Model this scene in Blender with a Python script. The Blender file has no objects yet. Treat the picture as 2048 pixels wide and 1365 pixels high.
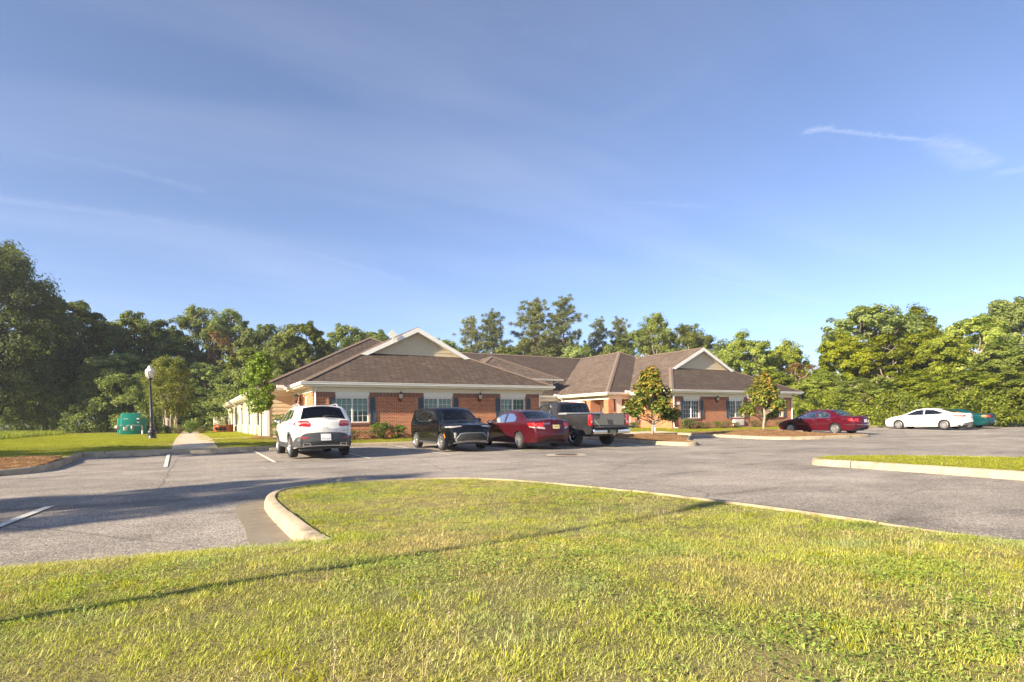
import bpy, bmesh, math, random
from mathutils import Vector, Matrix, noise
from mathutils.geometry import delaunay_2d_cdt
R = math.radians
random.seed(7)
S = bpy.context.scene
COL = S.collection
YAW = R(29.8)
CU, SU = math.cos(YAW), math.sin(YAW)
# ---------------------------------------------------------------- camera, sky, sun, exposure
# world axes: X along the building front, Y towards the building, Z up; the camera stands at the origin
cam_d = bpy.data.cameras.new('camera'); cam = bpy.data.objects.new('camera', cam_d); COL.objects.link(cam)
cam_d.sensor_width = 36; cam_d.lens = 36*1130/2048; cam_d.shift_y = 155.5/2048
cam_d.clip_start = .05; cam_d.clip_end = 3000
cam.matrix_world = Matrix.Translation((0, 0, 1.2)) @ Matrix.Rotation(-YAW, 4, 'Z') @ Matrix.Rotation(R(90), 4, 'X') @ Matrix.Rotation(R(-.8), 4, 'Z')
S.camera = cam
SUN_EL, SUN_AZ = R(23.5), math.atan2(-math.cos(R(11.2)), -math.sin(R(11.2)))          # azimuth as (sin, cos) of the direction to the sun
sd = Vector((math.sin(SUN_AZ)*math.cos(SUN_EL), math.cos(SUN_AZ)*math.cos(SUN_EL), math.sin(SUN_EL)))
ld = bpy.data.lights.new('sun', 'SUN'); ld.energy = 3.5; ld.angle = R(1.1); ld.color = (1, .86, .66)
sun = bpy.data.objects.new('sun', ld); COL.objects.link(sun)
sun.rotation_euler = sd.to_track_quat('Z', 'Y').to_euler(); sun.location = sd*60
S.view_settings.view_transform = 'Standard'; S.view_settings.look = 'None'
S.view_settings.exposure = 1.98; S.view_settings.gamma = 1
S.cycles.max_bounces = 5; S.cycles.diffuse_bounces = 3; S.cycles.glossy_bounces = 3; S.cycles.transparent_max_bounces = 12; S.cycles.use_denoising = True; S.cycles.use_adaptive_sampling = True; S.cycles.adaptive_threshold = .025
wd = bpy.data.worlds.new('World'); S.world = wd; wd.use_nodes = True
nt = wd.node_tree; N = nt.nodes; Lk = nt.links; N.clear()
def wn(t, **k):
    n = N.new(t)
    for a, b in k.items(): setattr(n, a, b)
    return n
def wmath(op, a, b=None, c=None, clamp=False):
    n = wn('ShaderNodeMath', operation=op, use_clamp=clamp)
    for i, v in enumerate((a, b, c)):
        if v is None: continue
        if isinstance(v, (int, float)): n.inputs[i].default_value = v
        else: Lk.new(v, n.inputs[i])
    return n.outputs[0]
sky = wn('ShaderNodeTexSky', sky_type='NISHITA', sun_disc=False, sun_elevation=SUN_EL, sun_rotation=SUN_AZ % (2*math.pi),
         altitude=0, air_density=.72, dust_density=.5, ozone_density=4.0)
tc = wn('ShaderNodeTexCoord'); sp = wn('ShaderNodeSeparateXYZ'); Lk.new(tc.outputs['Generated'], sp.inputs[0])
# high cloud: project the view direction on a flat layer, stretch it, break it up with noise
hz = wmath('ADD', sp.outputs[2], .12)
px_ = wmath('DIVIDE', sp.outputs[0], hz); py_ = wmath('DIVIDE', sp.outputs[1], hz)
cb = wn('ShaderNodeCombineXYZ'); Lk.new(px_, cb.inputs[0]); Lk.new(py_, cb.inputs[1])
mp = wn('ShaderNodeMapping'); mp.inputs['Rotation'].default_value = (0, 0, R(62)); mp.inputs['Scale'].default_value = (.35, 1.7, 1)
Lk.new(cb.outputs[0], mp.inputs[0])
n1 = wn('ShaderNodeTexNoise'); n1.inputs['Scale'].default_value = 1.1; n1.inputs['Detail'].default_value = 7; n1.inputs['Distortion'].default_value = .5
Lk.new(mp.outputs[0], n1.inputs['Vector'])
n2 = wn('ShaderNodeTexNoise'); n2.inputs['Scale'].default_value = .5; n2.inputs['Detail'].default_value = 3
Lk.new(cb.outputs[0], n2.inputs['Vector'])
cl = wmath('MULTIPLY', wmath('SUBTRACT', n1.outputs[0], .44, clamp=True), wmath('SUBTRACT', n2.outputs[0], .3, clamp=True))
cl = wmath('MULTIPLY', cl, 4.2, clamp=True)
# a few wisps and old contrails on that layer: (from, to, half width, strength)
STREAKS = [(1.4688, 0.9318, 1.5014, 0.8918, 0.012, 0.5), (1.4892, 0.9051, 1.572, 0.8719, 0.008, 0.42), (1.572, 0.8719, 1.6904, 0.8171, 0.008, 0.42), (1.6904, 0.8171, 1.8092, 0.7609, 0.008, 0.42), (1.7986, 0.7683, 1.9055, 0.741, 0.03, 0.4), (1.9055, 0.741, 2.0298, 0.7351, 0.03, 0.4), (1.8624, 0.7714, 2.0036, 0.7674, 0.035, 0.3), (2.1173, 0.7367, 2.147, 0.6904, 0.02, 0.3), (-0.5005, 2.3129, -0.2475, 2.3141, 0.035, 0.22), (-0.2475, 2.3141, 0.077, 2.3378, 0.035, 0.22), (0.077, 2.3378, 0.5061, 2.4448, 0.035, 0.22), (0.5061, 2.4448, 0.8755, 2.5749, 0.035, 0.22), (-0.342, 1.9699, -0.1521, 1.9919, 0.02, 0.16), (-0.1521, 1.9919, 0.0407, 2.0403, 0.02, 0.16), (1.1051, 1.6105, 1.321, 1.4982, 0.02, 0.18), (1.321, 1.4982, 1.5947, 1.3679, 0.02, 0.18), (2.0839, 1.8512, 2.4732, 1.8201, 0.018, 0.25), (2.4732, 1.8201, 2.909, 1.7542, 0.018, 0.25), (0.4164, 1.0502, 0.5708, 1.0235, 0.06, 0.12), (0.5708, 1.0235, 0.7476, 1.0036, 0.06, 0.12), (0.9653, 1.2329, 1.0249, 1.0999, 0.07, 0.1), (1.0249, 1.0999, 1.0442, 0.9191, 0.07, 0.1)]
wob = wn('ShaderNodeTexNoise'); wob.inputs['Scale'].default_value = 9; wob.inputs['Detail'].default_value = 5; Lk.new(cb.outputs[0], wob.inputs['Vector'])
fib = wn('ShaderNodeTexNoise'); fib.inputs['Scale'].default_value = 34; fib.inputs['Detail'].default_value = 4; fib.inputs['Distortion'].default_value = 1.5; Lk.new(cb.outputs[0], fib.inputs['Vector'])
sx_ = wmath('ADD', px_, wmath('MULTIPLY', wmath('SUBTRACT', wob.outputs[0], .5), .05)); sy_ = wmath('ADD', py_, wmath('MULTIPLY', wmath('SUBTRACT', fib.outputs[0], .5), .035))
tot = None
for ax, ay, bx, by, w_, k_ in STREAKS:
    dx_, dy_ = bx-ax, by-ay; L2 = dx_*dx_+dy_*dy_
    t_ = wmath('DIVIDE', wmath('ADD', wmath('MULTIPLY', wmath('SUBTRACT', sx_, ax), dx_), wmath('MULTIPLY', wmath('SUBTRACT', sy_, ay), dy_)), L2, clamp=True)
    ex = wmath('SUBTRACT', sx_, wmath('ADD', wmath('MULTIPLY', t_, dx_), ax)); ey = wmath('SUBTRACT', sy_, wmath('ADD', wmath('MULTIPLY', t_, dy_), ay))
    d2 = wmath('ADD', wmath('MULTIPLY', ex, ex), wmath('MULTIPLY', ey, ey)); g_ = wmath('MULTIPLY', wmath('POWER', 2.718, wmath('MULTIPLY', d2, -1/(w_*w_))), k_*.42)
    tot = g_ if tot is None else wmath('MAXIMUM', tot, g_)
tot = wmath('MULTIPLY', tot, wmath('MULTIPLY', wmath('SUBTRACT', fib.outputs[0], .12, clamp=True), 2.2, clamp=True))
gm_ = wn('ShaderNodeGamma'); gm_.inputs[1].default_value = 1.0; Lk.new(sky.outputs[0], gm_.inputs[0])
hs = wn('ShaderNodeHueSaturation'); hs.inputs['Hue'].default_value = .504; hs.inputs['Saturation'].default_value = .93; Lk.new(gm_.outputs[0], hs.inputs['Color'])
mx = wn('ShaderNodeMixRGB'); mx.inputs[2].default_value = (5.2, 5.3, 6.0, 1); Lk.new(hs.outputs[0], mx.inputs[1])
Lk.new(wmath('MAXIMUM', wmath('MULTIPLY', cl, .42), tot), mx.inputs[0])
bg = wn('ShaderNodeBackground'); bg.inputs[1].default_value = .06; Lk.new(mx.outputs[0], bg.inputs[0])
wo = wn('ShaderNodeOutputWorld'); Lk.new(bg.outputs[0], wo.inputs[0])

# ---------------------------------------------------------------- helpers
def c2w(x, y):                    # metres right of / ahead of the camera -> world
    return (CU*x+SU*y, -SU*x+CU*y)
def clamp(v, a=0., b=1.): return a if v < a else b if v > b else v
def lerp(a, b, t): return a+(b-a)*t
def obj(name, verts, faces, mat, parent=None, smooth=False, mats=None, mi=None):
    me = bpy.data.meshes.new(name); me.from_pydata([tuple(v) for v in verts], [], faces)
    if smooth: me.shade_smooth()
    if mats:
        for m in mats: me.materials.append(m)
        me.polygons.foreach_set('material_index', mi)
    elif mat: me.materials.append(mat)
    me.update()
    o = bpy.data.objects.new(name, me); COL.objects.link(o)
    if parent: o.parent = parent
    return o
def inst(src, parent=None, loc=None, rotz=None, scale=None):
    o = src.copy(); COL.objects.link(o)
    o.parent = parent
    if loc is not None: o.location = loc
    if rotz is not None: o.rotation_euler = (0, 0, rotz)
    if scale is not None: o.scale = scale
    return o
def empty(name, loc=(0, 0, 0), rz=0, parent=None):
    o = bpy.data.objects.new(name, None); COL.objects.link(o); o.location = loc; o.rotation_euler = (0, 0, rz); o.empty_display_size = .2
    if parent: o.parent = parent
    return o
def tag(o, label=None, cat=None, group=None, kind=None):
    if label: o['label'] = label
    if cat: o['category'] = cat
    if group: o['group'] = group
    if kind: o['kind'] = kind
    return o
class MB:                          # collects shapes for one mesh
    def __init__(s): s.v = []; s.f = []
    def add(s, v, f):
        n = len(s.v); s.v += [tuple(p) for p in v]; s.f += [[i+n for i in q] for q in f]; return s
    def box(s, a, b):
        (x0, y0, z0), (x1, y1, z1) = a, b
        return s.add([(x0,y0,z0),(x1,y0,z0),(x1,y1,z0),(x0,y1,z0),(x0,y0,z1),(x1,y0,z1),(x1,y1,z1),(x0,y1,z1)],
                     [(0,3,2,1),(4,5,6,7),(0,1,5,4),(1,2,6,5),(2,3,7,6),(3,0,4,7)])
    def rbox(s, a, b, r=.02):      # box with chamfered edges
        (x0,y0,z0),(x1,y1,z1) = a, b
        bm = bmesh.new(); bmesh.ops.create_cube(bm, size=1)
        for v in bm.verts: v.co = ((x0+x1)/2+v.co.x*(x1-x0), (y0+y1)/2+v.co.y*(y1-y0), (z0+z1)/2+v.co.z*(z1-z0))
        bmesh.ops.bevel(bm, geom=bm.edges[:], offset=r, segments=2, affect='EDGES', profile=.5)
        bm.verts.index_update()
        s.add([v.co[:] for v in bm.verts], [[v.index for v in f.verts] for f in bm.faces]); bm.free(); return s
    def tube(s, pts, rad, n=8, cap=True):
        pts = [Vector(p) for p in pts]
        if not isinstance(rad, (list, tuple)): rad = [rad]*len(pts)
        rings = []; base = len(s.v); up = Vector((.31, .2, .93)); prev = None
        for i, p in enumerate(pts):
            d = (pts[min(i+1, len(pts)-1)]-pts[max(i-1, 0)])
            d = d.normalized() if d.length > 1e-9 else Vector((0, 0, 1))
            if prev is None:
                a = d.cross(up); a = d.cross(Vector((1, 0, 0))) if a.length < .1 else a
            else: a = prev-d*prev.dot(d)
            a.normalize(); prev = a; b = d.cross(a)
            for k in range(n):
                t = 2*math.pi*k/n; s.v.append(tuple(p+(a*math.cos(t)+b*math.sin(t))*rad[i]))
        for i in range(len(pts)-1):
            for k in range(n):
                q = base+i*n; s.f.append([q+k, q+(k+1) % n, q+n+(k+1) % n, q+n+k])
        if cap:
            s.f.append([base+k for k in range(n)][::-1]); s.f.append([base+(len(pts)-1)*n+k for k in range(n)])
        return s
    def lathe(s, prof, c=(0, 0, 0), n=20, axis='z'):
        base = len(s.v)
        for r, h in prof:
            for k in range(n):
                t = 2*math.pi*k/n; x, y = r*math.cos(t), r*math.sin(t)
                p = (x, y, h) if axis == 'z' else (x, h, y)
                s.v.append((c[0]+p[0], c[1]+p[1], c[2]+p[2]))
        for i in range(len(prof)-1):
            for k in range(n):
                q = base+i*n; f = [q+k, q+(k+1) % n, q+n+(k+1) % n, q+n+k]
                s.f.append(f if axis == 'z' else f[::-1])
        return s
    def slab(s, poly, t):          # thick sloping polygon
        n = len(poly); base = len(s.v)
        s.v += [tuple(p) for p in poly]+[(p[0], p[1], p[2]-t) for p in poly]
        s.f.append([base+i for i in range(n)]); s.f.append([base+n+i for i in range(n)][::-1])
        for i in range(n): j = (i+1) % n; s.f.append([base+i, base+n+i, base+n+j, base+j])
        return s
    def prism(s, prof, a, b, up=(0, 0, 1)):    # profile (out, up) swept from a to b; 'out' lies to the right of a->b
        a, b = Vector(a), Vector(b); d = (b-a).normalized(); out = d.cross(Vector(up)).normalized(); n = len(prof); base = len(s.v)
        for p in (a, b): s.v += [tuple(p+out*o+Vector(up)*h) for o, h in prof]
        for i in range(n): j = (i+1) % n; s.f.append([base+i, base+j, base+n+j, base+n+i])
        s.f.append([base+i for i in range(n)][::-1]); s.f.append([base+n+i for i in range(n)]); return s
    def ball(s, c, r, n=10, m=7):
        if isinstance(r, (int, float)): r = (r, r, r)
        base = len(s.v)
        for j in range(m+1):
            ph = math.pi*j/m
            for k in range(n):
                t = 2*math.pi*k/n; s.v.append((c[0]+r[0]*math.sin(ph)*math.cos(t), c[1]+r[1]*math.sin(ph)*math.sin(t), c[2]-r[2]*math.cos(ph)))
        for j in range(m):
            for k in range(n):
                q = base+j*n; s.f.append([q+k, q+(k+1) % n, q+n+(k+1) % n, q+n+k])
        return s
    def build(s, name, mat, parent=None, smooth=False):
        return obj(name, s.v, s.f, mat, parent, smooth)
def auto(o, ang=38):               # smooth with sharp edges
    me = o.data; bm = bmesh.new(); bm.from_mesh(me); a = R(ang)
    bmesh.ops.remove_doubles(bm, verts=bm.verts, dist=.0006)
    for f in bm.faces: f.smooth = True
    for e in bm.edges: e.smooth = not (len(e.link_faces) == 2 and e.calc_face_angle(0) > a)
    bm.to_mesh(me); bm.free(); return o
def inpoly(x, y, poly):
    c = False; j = len(poly)-1
    for i in range(len(poly)):
        xi, yi = poly[i]; xj, yj = poly[j]
        if (yi > y) != (yj > y) and x < (xj-xi)*(y-yi)/(yj-yi)+xi: c = not c
        j = i
    return c
def segdist(x, y, pl, closed=False):
    m = 1e9; n = len(pl)
    for i in range(n if closed else n-1):
        ax, ay = pl[i]; bx, by = pl[(i+1) % n]; dx, dy = bx-ax, by-ay; L = dx*dx+dy*dy
        t = 0 if L == 0 else clamp(((x-ax)*dx+(y-ay)*dy)/L); q = (ax+dx*t-x)**2+(ay+dy*t-y)**2
        if q < m: m = q
    return math.sqrt(m)
def densify(poly, d, closed=True):
    out = []; n = len(poly)
    for i in range(n if closed else n-1):
        a, b = poly[i], poly[(i+1) % n]; k = max(1, int(math.ceil(math.dist(a, b)/d)))
        out += [(lerp(a[0], b[0], j/k), lerp(a[1], b[1], j/k)) for j in range(k)]
    if not closed: out.append(poly[-1])
    return out
def fill(outer, holes=(), grid=.1, extra=(), margin=.4):
    """2-D triangulation of a polygon with holes and inner grid points -> (pts, tris)"""
    V = [Vector(p) for p in outer]; E = [(i, (i+1) % len(outer)) for i in range(len(outer))]
    for h in holes:
        b = len(V); V += [Vector(p) for p in h]; E += [(b+i, b+(i+1) % len(h)) for i in range(len(h))]
    if grid:
        xs = [p[0] for p in outer]; ys = [p[1] for p in outer]
        for i in range(int((max(xs)-min(xs))/grid)+1):
            for j in range(int((max(ys)-min(ys))/grid)+1):
                x, y = min(xs)+(i+.5)*grid, min(ys)+(j+.5)*grid
                if inpoly(x, y, outer) and not any(inpoly(x, y, h) for h in holes) and segdist(x, y, outer, True) > grid*margin and all(segdist(x, y, h, True) > grid*margin for h in holes):
                    V.append(Vector((x, y)))
    V += [Vector(p) for p in extra]
    r = delaunay_2d_cdt(V, E, [], 0, 1e-5)
    pts = [(p.x, p.y) for p in r[0]]; tris = []
    for f in r[2]:
        cx = sum(pts[i][0] for i in f)/len(f); cy = sum(pts[i][1] for i in f)/len(f)
        if inpoly(cx, cy, outer) and not any(inpoly(cx, cy, h) for h in holes): tris.append(list(f))
    return pts, tris
def sheet(name, poly, hfun, mat, grid=.5, parent=None, kind='structure', holes=()):
    pts, tris = fill(densify(poly, grid), [densify(h, grid) for h in holes], grid)
    tris = [t if (pts[t[1]][0]-pts[t[0]][0])*(pts[t[2]][1]-pts[t[0]][1])-(pts[t[1]][1]-pts[t[0]][1])*(pts[t[2]][0]-pts[t[0]][0]) > 0 else t[::-1] for t in tris]
    o = obj(name, [(x, y, hfun(x, y)) for x, y in pts], tris, mat, parent, True)
    if kind and not parent: o['kind'] = kind
    return o

# ---------------------------------------------------------------- materials
class M_:
    def __init__(s, name):
        s.m = bpy.data.materials.new(name); s.m.use_nodes = True; s.t = s.m.node_tree
        s.b = s.t.nodes['Principled BSDF']; s.out = s.t.nodes['Material Output']
    def n(s, typ, ins=None, **k):
        n = s.t.nodes.new(typ)
        for a, b in k.items(): setattr(n, a, b)
        for a, b in (ins or {}).items():
            if hasattr(b, 'links'): s.t.links.new(b, n.inputs[a])
            else: n.inputs[a].default_value = b
        return n
    def l(s, a, b): s.t.links.new(a, s.b.inputs[b] if isinstance(b, str) else b)
    def co(s, which='Object'): return s.n('ShaderNodeTexCoord').outputs[which]
    def map(s, v, sc=(1, 1, 1), rot=(0, 0, 0), loc=(0, 0, 0)): return s.n('ShaderNodeMapping', {0: v, 'Scale': sc, 'Rotation': rot, 'Location': loc}).outputs[0]
    def noise(s, v, sc, det=4, rough=.55, dist=0): return s.n('ShaderNodeTexNoise', {'Vector': v, 'Scale': sc, 'Detail': det, 'Roughness': rough, 'Distortion': dist}).outputs[0]
    def ramp(s, f, stops):
        n = s.n('ShaderNodeValToRGB', {0: f}); e = n.color_ramp.elements
        while len(e) < len(stops): e.new(.5)
        for q, (p, c) in zip(e, stops): q.position = p; q.color = tuple(c)+(1,) if len(c) == 3 else c
        return n.outputs[0]
    def mix(s, f, a, b, typ='MIX'):
        n = s.n('ShaderNodeMixRGB', blend_type=typ)
        for i, v in enumerate((f, a, b)):
            if hasattr(v, 'links'): s.t.links.new(v, n.inputs[i])
            else: n.inputs[i].default_value = v if i == 0 else tuple(v)+(1,) if len(v) == 3 else v
        return n.outputs[0]
    def math(s, op, a, b=0., c=0., clamp=False):
        n = s.n('ShaderNodeMath', operation=op, use_clamp=clamp)
        for i, v in enumerate((a, b, c)):
            if hasattr(v, 'links'): s.t.links.new(v, n.inputs[i])
            else: n.inputs[i].default_value = v
        return n.outputs[0]
    def bump(s, h, st=.3, d=.01):
        n = s.n('ShaderNodeBump', {'Height': h, 'Strength': st, 'Distance': d}); s.l(n.outputs[0], 'Normal')
    def set(s, **k):
        for a, b in k.items():
            i = s.b.inputs[a.replace('_', ' ')]
            i.default_value = tuple(b)+(1,) if isinstance(b, tuple) and len(b) == 3 and i.type == 'RGBA' else b
        return s
def basic(name, col, rough=.6, metal=0., var=.12, sc=6., bump=0., spec=.5, coat=0.):
    m = M_(name); v = m.co(); n = m.noise(v, sc, 5)
    m.l(m.mix(n, [c*(1-var) for c in col], [min(1, c*(1+var)) for c in col]), 'Base Color')
    m.set(Roughness=rough, Metallic=metal, Specular_IOR_Level=spec, Coat_Weight=coat, Coat_Roughness=.05)
    if bump: m.bump(m.noise(v, sc*8, 3), bump, .004)
    return m.m
def mat_asphalt():
    m = M_('asphalt'); v = m.co()
    big = m.noise(v, .22, 6, .65); lane = m.noise(m.map(v, (.09, .5, 1)), 1., 5, .6, .8); mid = m.noise(v, 1.1, 5, .65)
    fine = m.n('ShaderNodeTexVoronoi', {'Vector': v, 'Scale': 48.}); grit = m.noise(v, 75, 3, .8)
    base = m.ramp(m.math('ADD', m.math('MULTIPLY', big, .6), m.math('MULTIPLY', mid, .4)), [(.36, (.26, .23, .197)), (.5, (.385, .34, .288)), (.63, (.51, .45, .375))])
    dusty = m.ramp(lane, [(.56, (0, 0, 0)), (.7, (1, 1, 1))])
    c = m.mix(m.math('MULTIPLY', dusty, .6), base, (.5, .455, .4))
    dark = m.ramp(m.noise(m.map(v, (.22, .9, 1), loc=(4, 2, 0)), 1.3, 5, .6, .6), [(.56, (0, 0, 0)), (.72, (1, 1, 1))])
    c = m.mix(m.math('MULTIPLY', dark, .5), c, (.10, .085, .075))
    spk = m.noise(v, 14, 6, .8); c = m.mix(.75, c, m.ramp(spk, [(.3, (.6, .6, .6)), (.5, (1, 1, 1)), (.72, (1.45, 1.42, 1.38))]), 'MULTIPLY')
    peb = m.ramp(fine.outputs['Distance'], [(0, (1.75, 1.7, 1.65)), (.3, (1, 1, 1)), (.7, (.42, .42, .44))])
    c = m.mix(.8, c, peb, 'MULTIPLY'); c = m.mix(.5, c, m.ramp(grit, [(.3, (.6, .6, .6)), (.7, (1.4, 1.4, 1.4))]), 'MULTIPLY')
    oil = m.n('ShaderNodeTexVoronoi', {'Vector': m.mix(.25, v, m.n('ShaderNodeTexNoise', {'Vector': v, 'Scale': 2.2, 'Detail': 4.}).outputs[1]), 'Scale': .42}).outputs['Distance']
    c = m.mix(m.math('MULTIPLY', m.ramp(oil, [(.04, (1, 1, 1)), (.17, (0, 0, 0))]), .5), c, (.06, .053, .048))
    # thin wandering cracks
    cr = m.n('ShaderNodeTexVoronoi', {'Vector': m.mix(.12, v, m.n('ShaderNodeTexNoise', {'Vector': v, 'Scale': 1.3, 'Detail': 5.}).outputs[1]), 'Scale': .16}, feature='DISTANCE_TO_EDGE')
    ck = m.ramp(cr.outputs['Distance'], [(0, (1, 1, 1)), (.0022, (0, 0, 0))])
    c = m.mix(m.math('MULTIPLY', ck, .5), c, (.07, .065, .06))
    m.l(c, 'Base Color'); m.set(Roughness=.95, Specular_IOR_Level=.08)
    m.bump(m.math('ADD', fine.outputs['Distance'], grit), .55, .006); return m.m
def mat_concrete(name='concrete', col=(.47, .4, .31), stain=.55):
    m = M_(name); v = m.co('Object'); g = m.n('ShaderNodeNewGeometry').outputs['Position']
    a = m.noise(g, .9, 5, .6); b = m.noise(g, 7, 5, .7); f = m.noise(g, 90, 2)
    c = m.ramp(m.math('ADD', m.math('MULTIPLY', a, .6), m.math('MULTIPLY', b, .4)), [(.34, [x*.55 for x in col]), (.47, [x*.85 for x in col]), (.6, col), (.75, [min(1, x*1.15) for x in col])])
    st = m.ramp(m.noise(g, 2.6, 6, .7, .6), [(.53, (0, 0, 0)), (.68, (1, 1, 1))])
    c = m.mix(m.math('MULTIPLY', st, stain), c, (.13, .105, .08))
    m.l(c, 'Base Color'); m.set(Roughness=.9, Specular_IOR_Level=.25); m.bump(m.math('ADD', b, m.math('MULTIPLY', f, .5)), .35, .008); return m.m
def mat_ground(name, cols, sc=.6):
    m = M_(name); g = m.n('ShaderNodeNewGeometry').outputs['Position']
    a = m.noise(g, sc, 6, .65); b = m.noise(g, 38, 4, .7)
    c = m.ramp(a, [(.3, cols[0]), (.5, cols[1]), (.68, cols[2])])
    c = m.mix(.7, c, m.ramp(b, [(.3, (.5, .5, .5)), (.7, (1.4, 1.4, 1.4))]), 'MULTIPLY')
    m.l(c, 'Base Color'); m.set(Roughness=.95, Specular_IOR_Level=.15); m.bump(b, .8, .03); return m.m
def mat_leaf(name, cols, sc=.5, trans=.35, rough=.55, posvar=None, posvar2=None):
    """leaf / blade material: cols from dark to light, per-leaf and per-plant variation"""
    m = M_(name); gm = m.n('ShaderNodeNewGeometry'); oi = m.n('ShaderNodeObjectInfo')
    a = m.noise(gm.outputs['Position'], sc, 4, .6)
    f = m.math('ADD', m.math('MULTIPLY', gm.outputs['Random Per Island'], .42), m.math('MULTIPLY', a, .58))
    f = m.math('ADD', f, m.math('MULTIPLY', m.math('SUBTRACT', oi.outputs['Random'], .5), .16))
    st = [(.22+.56*i/(len(cols)-1), c) for i, c in enumerate(cols)]
    c = m.ramp(f, st)
    for pv in (posvar2, posvar):
        if not pv: continue
        posvar = pv
        w = m.ramp(m.noise(gm.outputs['Position'], posvar[0], 4, .62, .3), [(posvar[1], (0, 0, 0)), (posvar[2], (1, 1, 1))])
        c = m.mix(m.math('MULTIPLY', w, posvar[4]), c, m.mix(gm.outputs['Random Per Island'], [x*.6 for x in posvar[3]], [x*1.25 for x in posvar[3]]))
    if trans == .45: c = m.n('ShaderNodeHueSaturation', {'Hue': m.math('ADD', m.math('MULTIPLY', oi.outputs['Random'], .03), .483), 'Saturation': m.math('SUBTRACT', 1.08, m.math('MULTIPLY', oi.outputs['Random'], .2)), 'Value': m.math('ADD', m.math('MULTIPLY', m.math('FRACT', m.math('MULTIPLY', oi.outputs['Random'], 7.)), .5), .78), 'Color': c}).outputs[0]
    m.l(c, 'Base Color'); m.set(Roughness=rough, Specular_IOR_Level=.28)
    tr = m.n('ShaderNodeBsdfTranslucent', {'Color': m.mix(1., c, (1.1, 1.2, .5), 'MULTIPLY')})
    ms = m.n('ShaderNodeMixShader', {0: trans}); m.t.links.new(m.b.outputs[0], ms.inputs[1]); m.t.links.new(tr.outputs[0], ms.inputs[2])
    m.t.links.new(ms.outputs[0], m.out.inputs[0]); return m.m
def mat_brick():
    m = M_('red_brick'); s = m.n('ShaderNodeSeparateXYZ', {0: m.co()})
    x = m.math('ADD', s.outputs[0], s.outputs[1])
    def tex(vx, vy, w, h, off):
        v = m.n('ShaderNodeCombineXYZ', {0: vx, 1: vy}).outputs[0]
        n = m.n('ShaderNodeTexBrick', {'Vector': v, 'Scale': 1., 'Color1': (.52, .14, .04, 1), 'Color2': (.38, .09, .028, 1), 'Mortar': (.5, .4, .29, 1), 'Mortar Size': .010, 'Mortar Smooth': .15, 'Bias': -.1, 'Brick Width': w, 'Row Height': h}); n.offset = off; return n, v
    n, v = tex(x, s.outputs[2], .213, .0695, .5)
    g = m.noise(m.co(), 2.2, 4); vv = m.n('ShaderNodeTexVoronoi', {'Vector': m.map(v, (4.7, 14.4, 1)), 'Scale': 1.})
    c = m.mix(.55, n.outputs['Color'], m.ramp(vv.outputs['Color'], [(.1, (.55, .5, .5)), (.5, (1, 1, 1)), (.9, (1.5, 1.35, 1.2))]), 'MULTIPLY')
    c = m.mix(n.outputs['Fac'], c, (.56, .38, .25)); c = m.mix(.3, c, m.ramp(g, [(.3, (.7, .7, .7)), (.7, (1.25, 1.25, 1.25))]), 'MULTIPLY')
    m.l(c, 'Base Color'); m.set(Roughness=.85, Specular_IOR_Level=.25)
    m.bump(m.math('SUBTRACT', m.noise(m.co(), 60, 3), m.math('MULTIPLY', n.outputs['Fac'], 2.)), .5, .008); return m.m
def mat_soldier():
    m = M_('soldier_brick'); s = m.n('ShaderNodeSeparateXYZ', {0: m.co()}); x = m.math('ADD', s.outputs[0], s.outputs[1])
    v = m.n('ShaderNodeCombineXYZ', {0: s.outputs[2], 1: x}).outputs[0]
    n = m.n('ShaderNodeTexBrick', {'Vector': v, 'Scale': 1., 'Color1': (.27, .08, .045, 1), 'Color2': (.17, .045, .03, 1), 'Mortar': (.43, .36, .29, 1), 'Mortar Size': .009, 'Mortar Smooth': .15, 'Brick Width': 3., 'Row Height': .0695})
    m.l(n.outputs['Color'], 'Base Color'); m.set(Roughness=.85, Specular_IOR_Level=.25); m.bump(n.outputs['Fac'], -.5, .008); return m.m
def mat_shingle(name='shingle', stain=.25, k=.98):
    m = M_(name); v = m.co(); s = m.n('ShaderNodeSeparateXYZ', {0: v})
    x = m.math('ADD', s.outputs[0], s.outputs[1]); y = m.math('MULTIPLY', s.outputs[2], 2.236)
    bv = m.n('ShaderNodeCombineXYZ', {0: x, 1: y}).outputs[0]
    n = m.n('ShaderNodeTexBrick', {'Vector': bv, 'Scale': 1., 'Color1': (.23*k, .172*k, .13*k, 1), 'Color2': (.138*k, .104*k, .081*k, 1), 'Mortar': (.045, .032, .027, 1), 'Mortar Size': .02, 'Mortar Smooth': .4, 'Bias': 0., 'Brick Width': .31, 'Row Height': .142}); n.offset = .37
    vo = m.n('ShaderNodeTexVoronoi', {'Vector': m.map(bv, (4.2, 7., 1)), 'Scale': 1.})
    c = m.mix(.6, n.outputs['Color'], m.ramp(vo.outputs['Color'], [(.1, (.6, .58, .58)), (.5, (1, 1, 1)), (.9, (1.45, 1.4, 1.35))]), 'MULTIPLY')
    st = m.ramp(m.noise(m.map(v, (.75, .75, .3)), .9, 6, .65, .7), [(.42, (0, 0, 0)), (.66, (1, 1, 1))])
    c = m.mix(m.math('MULTIPLY', st, stain), c, (.075, .052, .04))
    c = m.mix(.6, c, m.ramp(m.noise(v, 70, 2), [(.3, (.6, .6, .6)), (.7, (1.4, 1.4, 1.4))]), 'MULTIPLY')
    m.l(c, 'Base Color'); m.set(Roughness=.92, Specular_IOR_Level=.2); m.bump(m.math('SUBTRACT', m.noise(v, 55, 3), m.math('MULTIPLY', n.outputs['Fac'], 1.5)), .7, .012); return m.m
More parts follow.
